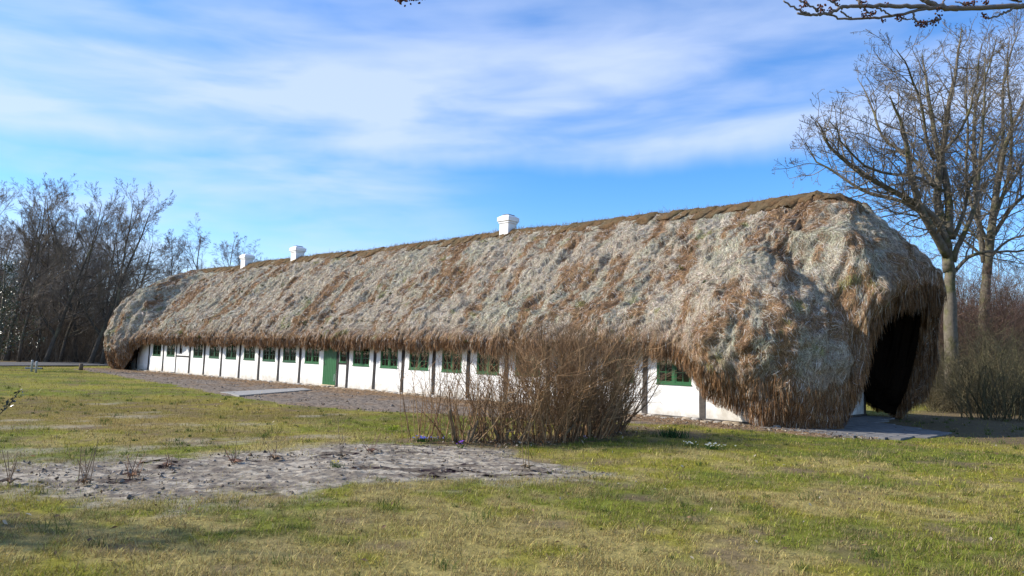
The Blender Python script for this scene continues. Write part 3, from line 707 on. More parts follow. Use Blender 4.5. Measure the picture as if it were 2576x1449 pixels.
# ------------------------------------------------------------------ ground zones (world x, y)
def poly_mask(P, poly, soft, nz):
    """signed distance to a polygon, softened and roughened"""
    poly = np.asarray(poly, float); x, y = P[:, 0], P[:, 1]; inside = np.zeros(len(P), bool); dmin = np.full(len(P), 1e9)
    for a, b in zip(poly, np.roll(poly, -1, 0)):
        cond = (a[1] > y) != (b[1] > y)
        xi = (b[0] - a[0]) * (y - a[1]) / (b[1] - a[1] + 1e-12) + a[0]
        inside ^= cond & (x < xi)
        e = b - a; t = np.clip(((P[:, :2] - a) @ e) / (e @ e), 0, 1); dmin = np.minimum(dmin, np.linalg.norm(P[:, :2] - a - t[:, None] * e, axis=1))
    d = np.where(inside, dmin, -dmin) + nz
    return d if soft is None else sst(d, -soft, soft)
SAND = [(-11, 7.5), (-7, 7.9), (-5.35, 8.1), (-4.22, 7.95), (-3.3, 7.95), (-3.0, 8.4), (-2.3, 8.6), (-2.05, 9.05), (-.9, 9.7), (.3, 10.1), (1.5, 10.8), (1.1, 11.5), (.5, 12.2), (-.1, 13.3), (-1.6, 13.6), (-2.2, 13.7),
        (-3.2, 12.5), (-4.0, 11.5), (-5.2, 10.9), (-6.0, 10.0), (-8.5, 9.3), (-11, 9.0)]
def sand_d(P):
    return poly_mask(P, SAND, None, (fbm(P[:, :2] * 1.3, 4, 201) - .5) * 1.0 + (fbm(P[:, :2] * 5, 3, 203) - .5) * .5)
SOIL = [hw(*p)[:2] for p in ((-46, .15), (-46, -2.6), (-42.8, -3.4), (-34, -4.4), (-26.5, -5.5), (-21, -6.2), (-17.3, -7.0), (-12, -7.4), (-9, -7.0), (-7.2, -6.0), (-5.2, -4.4), (-3, -2.6), (-1.2, -1.6), (.4, -1.45), (2.0, -1.3), (2.2, -.75), (.2, -.3), (.1, .15))]
def soil_d(P):
    return poly_mask(P, SOIL, None, (fbm(P[:, :2] * 1.1, 3, 301) - .5) * .9)
PAVE = [hw(*p)[:2] for p in ((.04, -.55), (2.4, -1.0), (3.5, -.2), (3.9, 2.9), (1.4, 5.0), (.9, 8.0), (.04, 8.0))]
def pave_d(P): return poly_mask(P, PAVE, None, 0)
def ell(P, cx, cy, rx, ry, ang=0):
    c, s = math.cos(ang), math.sin(ang); x = P[:, 0] - cx; y = P[:, 1] - cy
    return 1 - np.sqrt(((x * c + y * s) / rx) ** 2 + ((-x * s + y * c) / ry) ** 2)
def gpt(px, py): 
    d = ray(px, py); return CAM + d * (-H0 / d[2])
_st = [((0, 1150), (500, 1112), .85), ((330, 1128), (640, 1108), .5), ((60, 1160), (330, 1135), .3), ((560, 1105), (820, 1098), .55), ((-100, 1062), (190, 1056), .7), ((20, 1078), (400, 1068), .5), ((260, 1050), (390, 1046), .6), ((300, 1040), (380, 1036), .5), ((480, 1068), (640, 1064), .5), ((780, 1046), (860, 1042), .4), ((250, 1015), (300, 1012), .5)]
STREAKS = [(gpt(*a)[:2], gpt(*b)[:2], w) for a, b, w in _st]
def streak_m(P):
    r = np.zeros(len(P))
    for a, b, w in STREAKS:
        e = b - a; t = np.clip(((P[:, :2] - a) @ e) / (e @ e), 0, 1); d = np.linalg.norm(P[:, :2] - a - t[:, None] * e, axis=1)
        r = np.maximum(r, (1 - d / w) * .8)
    return sst(r + (fbm(P[:, :2] * 1.6, 4, 401) - .5) * 2.3, .2, .9) * sst(r, 0, .15)
def moss_m(P):      # reddish-brown mossy area on the left lawn
    c = gpt(230, 1040); return sst(ell(P, c[0] - 2, c[1], 9, 6.5) + (fbm(P[:, :2] * .5, 3, 501) - .5) * 1.1, -.05, .5)
def litter_m(P):    # leaf litter: wood edges, the shaded yard right of the gable, under the shrubs
    l = hl(np.c_[P[:, :2], np.zeros(len(P))])
    right = sst(l[:, 1] + (fbm(P[:, :2] * .8, 3, 601) - .5) * 1.6, .6, 2.0) * sst(l[:, 0], -1, 1)
    right = right * (1 - sst(P[:, 0] - P[:, 1] * .1, 60, 80))
    far = sst(np.hypot(P[:, 0], P[:, 1]) + (fbm(P[:, :2] * .2, 3, 611) - .5) * 6, 64, 69)
    bush = np.zeros(len(P))
    for (bx, by, br) in ((-1.2, 14.2, .9), (-.3, 14.3, .9), (.5, 14.8, 1.0), (1.3, 15.7, 1.25), (2.1, 17.2, 1.4), (3.0, 18.2, 1.2), (3.8, 17.2, 1.1)):
        bush = np.maximum(bush, ell(P, bx, by, br, br))
    return np.clip(np.maximum(np.maximum(right, far), sst(bush + (fbm(P[:, :2] * 2, 3, 621) - .5) * .9, -.05, .4)), 0, 1)
def lawn_col(P):
    g1 = fbm(P[:, :2] * .55, 4, 701); g2 = fbm(P[:, :2] * 2.0, 4, 711); g3 = fbm(P[:, :2] * .16, 3, 721)
    green = np.array([.168, .182, .027]); dgreen = np.array([.095, .118, .022]); straw = np.array([.34, .275, .105]); yel = np.array([.275, .24, .036]); moss = np.array([.20, .125, .042])
    c = green + (dgreen - green) * sst(g2, .48, .68)[:, None]
    far = sst(P[:, 1], 12, 20)[:, None]
    c = c + (yel - c) * (sst(g1, .42, .62) * .65)[:, None]
    c = c + (straw - c) * (sst(g2 * .45 + g1 * .35 + g3 * .3, .52, .66)[:, None] * (.85 - .6 * far))
    c = c + (moss - c) * moss_m(P)[:, None] * .5
    return c
SANDC, LITC, SOILC = np.array([.31, .275, .225]), np.array([.135, .098, .062]), np.array([.205, .17, .14])
def ground_z(P): return (fbm(P[:, :2] * .35, 3, 801) - .5) * .07 * sst(np.hypot(P[:, 0], P[:, 1]), 1, 5)

def build_ground():
    na, nr = 1000, 430
    rr = np.concatenate([[0.3], np.geomspace(1.2, 900, nr)]); th = np.linspace(0, 2 * np.pi, na, endpoint=False)
    V = np.stack([rr[:, None] * np.sin(th)[None], rr[:, None] * np.cos(th)[None], np.zeros((len(rr), na))], -1).reshape(-1, 3)
    V[:, 2] = ground_z(V) * (1 - sst(np.hypot(V[:, 0], V[:, 1]), 120, 200))
    i = np.arange(len(rr) - 1)[:, None] * na; k = np.arange(na)[None]; k2 = (k + 1) % na
    F = [np.stack([i + k, i + na + k, i + na + k2, i + k2], -1).reshape(-1, 4)]
    V = np.concatenate([V, [[0, 0, V[:na, 2].mean()]]]); kk = np.arange(na); F.append(np.stack([kk, (kk + 1) % na, np.full(na, len(V) - 1)], -1))
    c = lawn_col(V) * .85
    s = streak_m(V)[:, None]; c = c + (SANDC - c) * s * .5
    sp = sst(sand_d(V) + (fbm(V[:, :2] * 2.2, 4, 431) - .5) * 1.6, -.55, .25)[:, None]; c = c + (SANDC * .9 - c) * sp * .75
    l = litter_m(V)[:, None]; c = c + (LITC - c) * l * .9
    m = mat('lawn_ground', attr=True, rough=0.95, spec=0.05, noise=(6.0, .38), bump=(16, .9, .03), coord='Object')
    mesh('ground', V, F, m, None, c, True, kind='structure')
def sheet(name, dfun, lo, hi, res, zfun, cfun, m, rot=None, **k):
    xs = np.arange(lo[0], hi[0], res); ys = np.arange(lo[1], hi[1], res)
    X, Y = np.meshgrid(xs, ys, indexing='ij'); P = np.stack([X.ravel(), Y.ravel(), np.zeros(X.size)], -1)
    W = hw(P[:, 0], P[:, 1]) if rot else P
    d = dfun(W); keep = d > -.12
    z = ground_z(W) + zfun(W, d); W = W.copy(); W[:, 2] = z
    ny = len(ys); a = (np.arange(len(xs) - 1)[:, None] * ny + np.arange(ny - 1)[None]).ravel()
    Q = np.stack([a, a + ny, a + ny + 1, a + 1], -1); Q = Q[keep[Q].all(1)]
    used = np.unique(Q); mp = np.full(len(W), -1); mp[used] = np.arange(len(used))
    return mesh(name, W[used], mp[Q], m, None, cfun(W[used], d[used]), True, kind='structure', **k)
def clods(W, sc, seed):
    a = fbm(W[:, :2] * sc, 3, seed); b = fbm(W[:, :2] * np.array([sc * 1.7, sc * 2.4]), 2, seed + 9)
    return np.abs(a - .5) * 2, np.abs(b - .5) * 2
build_ground()
def sand_z(W, d):
    a, b = clods(W, 5.5, 851); c = fbm(W[:, :2] * 15, 3, 861)
    hump = sst(fbm(W[:, :2] * np.array([.9, 1.6]), 2, 871), .6, .8) * .10
    r = .008 + (a * .010 + b * .010 - .008 + (c - .5) * .04 + hump * .15) * 1.0
    return np.where(d > 0, r * sst(d, 0, .30) + .003, d * .5)
def sand_c(W, d):
    g = fbm(W[:, :2] * np.array([3.0, 7.0]), 4, 881); f = fbm(W[:, :2] * 11, 3, 883); dk = fbm(W[:, :2] * np.array([1.1, 2.0]), 3, 887)
    c = np.array([.36, .315, .245]) + (np.array([.215, .182, .138]) - np.array([.36, .315, .245])) * sst(g, .42, .60)[:, None]
    c = c + (np.array([.12, .10, .085]) - c) * (sst(f, .52, .66) * .75)[:, None] + (np.array([.075, .058, .045]) - c) * (sst(dk, .68, .76) * .8)[:, None]
    e = sst(d, .35, -.05)[:, None] * .5
    return c * (1 - e) + np.array([.16, .145, .07]) * e
sheet('sandy_bed', sand_d, (-11.5, 7), (2.5, 14.6), .028, sand_z, sand_c, mat('dry_sand', attr=True, rough=.95, spec=.05, noise=(22, .35), bump=(45, .8, .012)))
def soil_z(W, d):
    a, b = clods(W, 2.4, 901); c = fbm(W[:, :2] * 6, 3, 911)
    r = .02 + a * .018 + b * .014 - .01 + (fbm(W[:, :2] * 10, 2, 913) - .5) * .05 + (c - .5) * .05
    return np.where(d > 0, r * sst(d, 0, .4) + .006, d * .5)
def soil_c(W, d):
    l = hl(W); g = fbm(W[:, :2] * 1.4, 4, 921); f = fbm(W[:, :2] * 7, 3, 923)
    grey = np.array([.20, .165, .13]); br = np.array([.22, .145, .082]); dk = np.array([.085, .065, .05])
    wall = sst(l[:, 1] + (g - .5) * 3, -3.6, -1.2)
    c = grey + (br - grey) * np.clip(wall * .9 + sst(g, .55, .7) * .4, 0, 1)[:, None]
    c = c + (dk - c) * (sst(f, .56, .72) * .65)[:, None]
    e = sst(d, .25, -.05)[:, None] * .45
    return c * (1 - e) + np.array([.13, .12, .05]) * e
sheet('soil_bed', soil_d, (-47, -8.2), (3.5, .14), .055, soil_z, soil_c, mat('garden_soil', attr=True, rough=.95, spec=.05, noise=(14, .35), bump=(30, .9, .02)), rot=True)
def build_flat():
    # concrete path from the door
    def slab(name, loc, h, m, z0=-.05, rough=0, **k):
        V = []; 
        pts = np.array([hw(x, y)[:2] for x, y in loc]); n = len(pts)
        for z in (z0, h): V += [[p[0], p[1], z] for p in pts]
        me = bpy.data.meshes.new(name); me.from_pydata([tuple(map(float, v)) for v in V], [], [tuple(range(n, 2 * n))] + [(i, (i + 1) % n, n + (i + 1) % n, n + i) for i in range(n)])
        me.materials.append(m); o = bpy.data.objects.new(name, me); COL.objects.link(o); return tag(o, **k)
    slab('path', [(-17.3, -6.7), (-15.3, -7.0), (-18.35, -2.3), (-19.7, -1.9)], .05, M['concrete'], kind='structure')
    # paving by the gable: separate slabs with joints
    base = mat('paving_joint', (.055, .05, .045), .95)
    m = mat('paving_stone', (.15, .145, .14), .85, .25, noise=(3, .4), bump=(18, .4, .01))
    pm = MB(); r = random.Random(9)
    u = np.array([3.9 - 1.4, 2.9 - 5.0]); 
    for i in range(-2, 26):
        for j in range(-8, 40):
            w, l = .30, .30; x = .08 + i * w; y = -1.2 + j * l + (i % 2) * .15
            c = np.array([[x + w / 2, y + l / 2]]); W = hw(c[:, 0], c[:, 1])
            if pave_d(W)[0] > .10 and x > .05:
                h = .035 + r.uniform(-.004, .006); pm.box((x + .006, y + .006, -.06), (x + w - .006, y + l - .006, h), .006)
    o = pm.obj('paving', m, None, kind='structure'); o.location = CORNER; o.rotation_euler = (0, 0, HANG)
    # gravel road far left
    V = []; n = 40
    p0, p1 = gpt(-500, 924), gpt(330, 921); q0, q1 = gpt(-500, 914.5), gpt(330, 912.5)
    for t in np.linspace(0, 1, n):
        a = p0 + (p1 - p0) * t; b = q0 + (q1 - q0) * t; V += [[a[0], a[1], .07], [b[0], b[1], .07]]
    i = np.arange(n - 1) * 2; mesh('road', V, np.stack([i, i + 2, i + 3, i + 1], -1), M['road'], None, None, True, kind='structure')
    c0, c1 = gpt(64, 927.5), gpt(106, 928.5)
    pm = MB(); e = (c1 - c0); L = np.linalg.norm(e); pm.box((0, -.15, -.05), (L, .15, .10), .01); o = pm.obj('concrete_kerb', M['concrete'], None, label='low pale concrete kerb behind the two grey marker posts at the far left', cat='kerb')
    o.location = (c0[0], c0[1], 0); o.rotation_euler = (0, 0, math.atan2(e[1], e[0]))
build_flat()

# ------------------------------------------------------------------ grass
def in_house(P):
    l = hl(np.c_[P[:, :2], np.zeros(len(P))]); return (l[:, 1] > -.12) & (l[:, 1] < DEP + .3) & (l[:, 0] < .12) & (l[:, 0] > -LEN)
def build_clods():
    r = np.random.default_rng(404); n = 16000
    P1 = np.stack([r.uniform(-11, 2.2, n), r.uniform(7.4, 14.2, n), np.zeros(n)], -1); P1 = P1[(sand_d(P1) > .05) & (r.random(n) < .25 + .75 * (fbm(P1[:, :2] * 1.3, 3, 407) > .52))]
    P2 = hw(r.uniform(-44, 2, n), -r.uniform(.25, 7.4, n)); P2 = P2[(soil_d(P2) > .05) & (r.random(len(P2)) < .12 + .88 * (fbm(P2[:, :2] * .9, 4, 409) > .5))]
    P = np.concatenate([P1, P2]); n = len(P); P[:, 2] = ground_z(P) + .022
    s = np.concatenate([np.clip(r.gamma(1.2, .0065, len(P1)), .003, .038), np.clip(r.gamma(1.4, .010, len(P2)), .004, .06)])
    U = np.array([[1, 0, 0], [0, 1, 0], [-1, 0, 0], [0, -1, 0], [0, 0, 1], [0, 0, -1.0]]); F = np.array([[0, 1, 4], [1, 2, 4], [2, 3, 4], [3, 0, 4], [1, 0, 5], [2, 1, 5], [3, 2, 5], [0, 3, 5]])
    V = P[:, None] + U[None] * s[:, None, None] * r.uniform(.6, 1.5, (n, 6, 1)) * np.array([1, 1, .65]) + r.normal(0, .25, (n, 6, 3)) * s[:, None, None]
    k = r.random((n, 1)); c = np.where(k < .5, [[.15, .125, .10]], np.where(k < .8, [[.23, .20, .17]], [[.085, .06, .042]])) * r.uniform(.7, 1.3, (n, 1))
    mesh('soil_clods', V.reshape(-1, 3), [(np.arange(n)[:, None, None] * 6 + F[None]).reshape(-1, 3)], M['stick'], None, np.repeat(c, 6, 0), kind='stuff', label='loose clods and crumbs on the dug beds', cat='soil')
build_clods()
def build_grass():
    def scatter(n, y0, y1, pw):
        t = rng.random(n); y = (y0 ** pw + t * (y1 ** pw - y0 ** pw)) ** (1 / pw); x = (rng.random(n) * 2 - 1) * (y * .76 + 1.2)
        return np.stack([x, y, np.zeros(n)], -1)
    VV, FF, CC = [], [], []; off = 0
    for (n, y0, y1, pw, ln, wd) in ((360000, 4.6, 10.5, 1.2, .046, .0042), (190000, 10.5, 20, 1.2, .052, .0072), (90000, 20, 48, 1.3, .07, .013), (9000, 40, 66, 1.4, .10, .03)):
        P = scatter(n, y0, y1, pw)
        sd_, so = sand_d(P), soil_d(P); l = litter_m(P); sk = streak_m(P)
        clump = fbm(P[:, :2] * 7, 2, 951)
        prob = np.where(sd_ > -.04, np.where(sd_ > .5, .02, .22) , 1.0) * np.where(so > 0, np.where(so > .4, .04, .2), 1.0) * (1 - .85 * l) * (1 - .6 * sk) * np.where(pave_d(P) > -.05, .0, 1.0) * (.15 + 1.5 * sst(clump, .3, .7))
        if y0 < 20: prob = prob * (1 - .5 * sst(moss_m(P), .3, .9))
        prob[in_house(P)] = 0
        P = P[rng.random(n) < prob]; n = len(P)
        P[:, 2] = ground_z(P) - .004
        tall = fbm(P[:, :2] * 1.5, 3, 961); L_ = ln * rng.gamma(5, .2, n) * (.6 + .9 * tall); w = wd * rng.uniform(.6, 1.4, n)
        az = rng.random(n) * 2 * np.pi; tl = np.clip(rng.normal(.75, .35, n), .05, 1.4)
        d = np.stack([np.cos(az) * np.sin(tl), np.sin(az) * np.sin(tl), np.cos(tl)], -1); sdv = np.stack([-np.sin(az), np.cos(az), np.zeros(n)], -1)
        sdv = sdv + d * 0 ; mid = P + d * (L_ * .55)[:, None]; tip = mid + (d * .8 + np.stack([np.cos(az), np.sin(az), -.35 * np.ones(n)], -1) * .35) * (L_ * .5)[:, None]
        V = np.stack([P - sdv * w[:, None] * .5, P + sdv * w[:, None] * .5, mid - sdv * w[:, None] * .42, mid + sdv * w[:, None] * .42, tip], 1).reshape(-1, 3)
        b = np.arange(n)[:, None] * 5
        FF.append((np.concatenate([b + [0, 1, 3], b + [0, 3, 2], b + [2, 3, 4]]) + off).astype(np.int32))
        c = lawn_col(P); dry = rng.random(n)[:, None]
        pd = .24 + .20 * fbm(P[:, :2] * 1.1, 2, 971)[:, None]
        c = np.where(dry < pd * .75, np.array([.30, .235, .105]) * .95, np.where(dry < pd, np.array([.20, .135, .06]), c * 1.12))
        c = c * np.clip(np.exp(rng.normal(0, .34, (n, 1))), .4, 1.9) * (1 + rng.normal(0, .05, (n, 3)))
        CC.append(np.repeat(c, 5, 0)); VV.append(V); off += len(V)
    # taller darker tussocks and weeds
    nc, nb = 620, 26; C_ = scatter(nc, 5.2, 26, 1.35); C_ = C_[(sand_d(C_) < .1) & (soil_d(C_) < .1) & (pave_d(C_) < -.1) & ~in_house(C_)]; nc = len(C_)
    n = nc * nb; sz = np.repeat(rng.gamma(3, .022, nc), nb); P = np.repeat(C_, nb, 0) + np.stack([rng.normal(0, .6, n) * sz, rng.normal(0, .6, n) * sz, np.zeros(n)], -1); P[:, 2] = ground_z(P)
    az = rng.random(n) * 6.283; tl = rng.uniform(.2, 1.1, n); L_ = sz * rng.uniform(.5, 1.3, n) + .02; w = .0032 + .0003 * P[:, 1]
    d = np.stack([np.cos(az) * np.sin(tl), np.sin(az) * np.sin(tl), np.cos(tl)], -1); sdv = np.stack([-np.sin(az), np.cos(az), np.zeros(n)], -1); mid = P + d * (L_ * .55)[:, None]; tip = mid + (d + np.stack([np.cos(az), np.sin(az), -.8 * np.ones(n)], -1) * .4) * (L_ * .45)[:, None]
    V = np.stack([P - sdv * w[:, None] * .5, P + sdv * w[:, None] * .5, mid - sdv * w[:, None] * .45, mid + sdv * w[:, None] * .45, tip], 1).reshape(-1, 3); b = np.arange(n)[:, None] * 5
    FF.append((np.concatenate([b + [0, 1, 3], b + [0, 3, 2], b + [2, 3, 4]]) + off).astype(np.int32)); kd = np.repeat(rng.random(nc), nb)[:, None]
    CC.append(np.repeat(np.where(kd < .55, [[.065, .10, .018]], np.where(kd < .8, [[.10, .13, .025]], [[.30, .24, .11]])) * rng.uniform(.6, 1.4, (n, 1)), 5, 0)); VV.append(V); off += len(V)
    mesh('lawn_grass', np.concatenate(VV), FF, M['veg'], None, np.concatenate(CC), kind='stuff', label='short winter lawn of green and straw coloured grass', cat='grass')
    # fallen leaves and bits
    n = 1100; P = scatter(n, 5, 24, 1.3); prob = np.where(in_house(P) | (pave_d(P) > 0), 0, .5) + litter_m(P) * .5; P = P[rng.random(n) < prob]
    extra = []
    for k in range(4200):
        l = (rng.uniform(-9, 3), rng.uniform(-1.7, -.2)) if k % 3 else (rng.uniform(-44, -8), rng.uniform(-2.5, -.2)); p = hw(*l)
        extra.append(p)
    for k in range(1200):
        p = np.array([rng.normal(1.0, 1.7), 0, 0]); p[1] = 14.1 + max(0, p[0] - .2) * 1.2 + rng.normal(0, .5); extra.append(p)
    P = np.concatenate([P, extra]); n = len(P); P[:, 2] = ground_z(P) + rng.uniform(.03, .06, n)
    a = rng.normal(0, 1, (n, 3)); a[:, 2] *= .4; a /= np.linalg.norm(a, axis=1)[:, None]; bq = np.cross(a, rng.normal(0, .35, (n, 3)) + [0, 0, 1]); bq /= np.linalg.norm(bq, axis=1)[:, None]
    s = (rng.uniform(.010, .026, n))[:, None]
    V = np.stack([P - a * s * 1.4, P + bq * s * .8 + [0, 0, .004], P + a * s * 1.4, P - bq * s * .8 + [0, 0, .006]], 1).reshape(-1, 3); b = np.arange(n)[:, None] * 4
    pick = rng.random(n)[:, None]; c = np.where(pick < .25, [[.46, .40, .30]], np.where(pick < .6, [[.25, .155, .085]], [[.14, .09, .055]])) * rng.uniform(.7, 1.2, (n, 1))
    mesh('fallen_leaves', V, [np.concatenate([b + [0, 1, 2], b + [0, 2, 3]])], M['veg'], None, np.repeat(c, 4, 0), kind='stuff', label='dry fallen leaves scattered on lawn and beds', cat='leaves')
build_grass()

# ------------------------------------------------------------------ trees
def branch(r, p, d, L, n, wob, trop):
    pts = [np.array(p, float)]; d = np.array(d, float); d /= np.linalg.norm(d)
    for i in range(n):
        d = d + r.normal(0, wob, 3) + np.array(trop) ; d /= np.linalg.norm(d); pts.append(pts[-1] + d * L / n)
    return np.array(pts)
def perp(r, d):
    v = r.normal(0, 1, 3); v -= d * (v @ d) / (d @ d); return v / (np.linalg.norm(v) + 1e-9)
def grow(r, tr, rad, spec, start=.3):
    """tr: trunk polyline; spec: per level dict(n, L, ang, wob, up); returns list per level of (pts, radii)"""
    levels = [[(tr, rad)]]
    for lv, sp in enumerate(spec):
        out = []
        for (P, rd) in levels[-1]:
            seg = np.linalg.norm(np.diff(P, axis=0), axis=1); tot = seg.sum(); cum = np.concatenate([[0], np.cumsum(seg)]) / tot
            nb = sp['n'] if not sp.get('per') else max(2, int(tot * sp['per'] + r.random()))
            s0 = start if lv == 0 else sp.get('s', .18)
            for k in range(nb):
                f = s0 + (1 - s0) * ((k + r.random()) / nb) ; f = min(f, .985)
                i = min(np.searchsorted(cum, f) - 1, len(P) - 2); i = max(i, 0); t = (f - cum[i]) / (cum[i + 1] - cum[i] + 1e-9)
                p = P[i] * (1 - t) + P[i + 1] * t; d = P[i + 1] - P[i]; d = d / np.linalg.norm(d)
                a = R(sp['ang'] + r.normal(0, sp.get('da', 12))); q = perp(r, d)
                if sp.get('flat'): q[2] *= .5
                nd = d * math.cos(a) + q * math.sin(a)
                L = sp['L'] * (tot if sp.get('rel', True) else 1) * r.uniform(.6, 1.25) * (1 - sp.get('fall', .55) * (f - s0) / (1 - s0))
                pr = np.interp(f, cum, rd); r0 = min(pr * sp.get('rr', .62), sp.get('rmax', 9)) * r.uniform(.75, 1.0); r1 = max(r0 * .35, sp.get('rmin', .004))
                Q = branch(r, p, nd, L, sp.get('seg', 4), sp['wob'], (sp.get('wx', 0), 0, sp['up']))
                out.append((Q, np.linspace(max(r0, r1), r1, len(Q))))
        levels.append(out)
    return levels
def sticks(lines):
    A = np.concatenate([P[:-1] for P, _ in lines]); B = np.concatenate([P[1:] for P, _ in lines]); ra = np.concatenate([q[:-1] for _, q in lines]); rb = np.concatenate([q[1:] for _, q in lines])
    return A, B, ra, rb
def tree_obj(name, levels, mt, mc, loc=(0, 0, 0), rz=0, thick=2, tubes=6, **k):
    root = empty(name, loc, rz, **k)
    m = MB()
    for P, q in levels[0]: m.tube(P, q, 10)
    m.obj('trunk', mt, root, smooth=True)
    m = MB()
    for lv in levels[1:thick]:
        for P, q in lv: m.tube(P, q, tubes, cap=False)
    if m.n: m.obj('limbs', mt, root, smooth=True)
    rest = [l for lv in levels[max(thick, 1):] for l in lv]
    V, F = prisms(*sticks(rest)); mesh('crown', V, F, mc, root)
    return root
def dup(root, loc, rz, sc, **k):
    r = root.copy(); COL.objects.link(r); r.location = loc; r.rotation_euler = (0, 0, rz); r.scale = sc
    for ch in list(root.children):
        c = ch.copy(); COL.objects.link(c); c.parent = r
    for key, v in k.items():
        kk = {'cat': 'category'}.get(key, key)
        r[kk] = v
    return r
def wood_tree(r, H, r0, kind):
    lean = {'alder': .05, 'birch': .03, 'lean': .17, 'broad': .04, 'droop': .02}[kind]
    tr = branch(r, (0, 0, -.2), (lean, 0, 1), H, 12, .05, (lean * .10, 0, .03)); rad = np.linspace(1, .12, 13) ** .9 * r0; rad[0] *= 1.35
    tw = .0062
    if kind in ('alder', 'lean'):
        sp = [dict(n=24, L=.40, ang=50, wob=.09, up=.085, fall=.6, seg=6, rr=.5, wx=.02), dict(n=9, L=.48, ang=36, wob=.10, up=.07, seg=4, rr=.6, wx=.015), dict(n=7, L=.52, ang=34, wob=.10, up=.06, seg=3, rr=.62, rmin=tw), dict(n=5, L=.75, ang=27, wob=.08, up=.05, seg=3, rmin=tw * .75, rr=.8)]
    elif kind == 'broad':
        sp = [dict(n=13, L=.48, ang=56, wob=.14, up=.05, fall=.5, seg=6, rr=.6), dict(n=9, L=.42, ang=48, wob=.17, up=.03, seg=4, rr=.6), dict(n=8, L=.42, ang=46, wob=.18, up=.02, seg=3, rr=.62, rmin=tw), dict(n=5, L=.75, ang=36, wob=.13, up=.02, seg=3, rmin=tw * .75, rr=.8)]
    elif kind == 'birch':
        sp = [dict(n=20, L=.33, ang=36, wob=.08, up=.05, fall=.6, seg=5, rr=.5), dict(n=8, L=.45, ang=34, wob=.10, up=.0, seg=4, rr=.55), dict(n=8, L=.5, ang=34, wob=.10, up=-.05, seg=3, rr=.6, rmin=tw), dict(n=5, L=.9, ang=26, wob=.10, up=-.10, seg=3, rmin=tw * .75, rr=.8)]
    else:
        sp = [dict(n=15, L=.40, ang=40, wob=.10, up=.04, fall=.5, seg=5, rr=.55), dict(n=8, L=.5, ang=38, wob=.12, up=-.02, seg=4, rr=.55), dict(n=8, L=.5, ang=36, wob=.12, up=-.08, seg=3, rr=.6, rmin=tw), dict(n=5, L=.9, ang=24, wob=.12, up=-.15, seg=3, rmin=tw * .75, rr=.8)]
    return grow(r, tr, rad, sp, {'alder': .14, 'lean': .15, 'broad': .28, 'birch': .2, 'droop': .25}[kind])
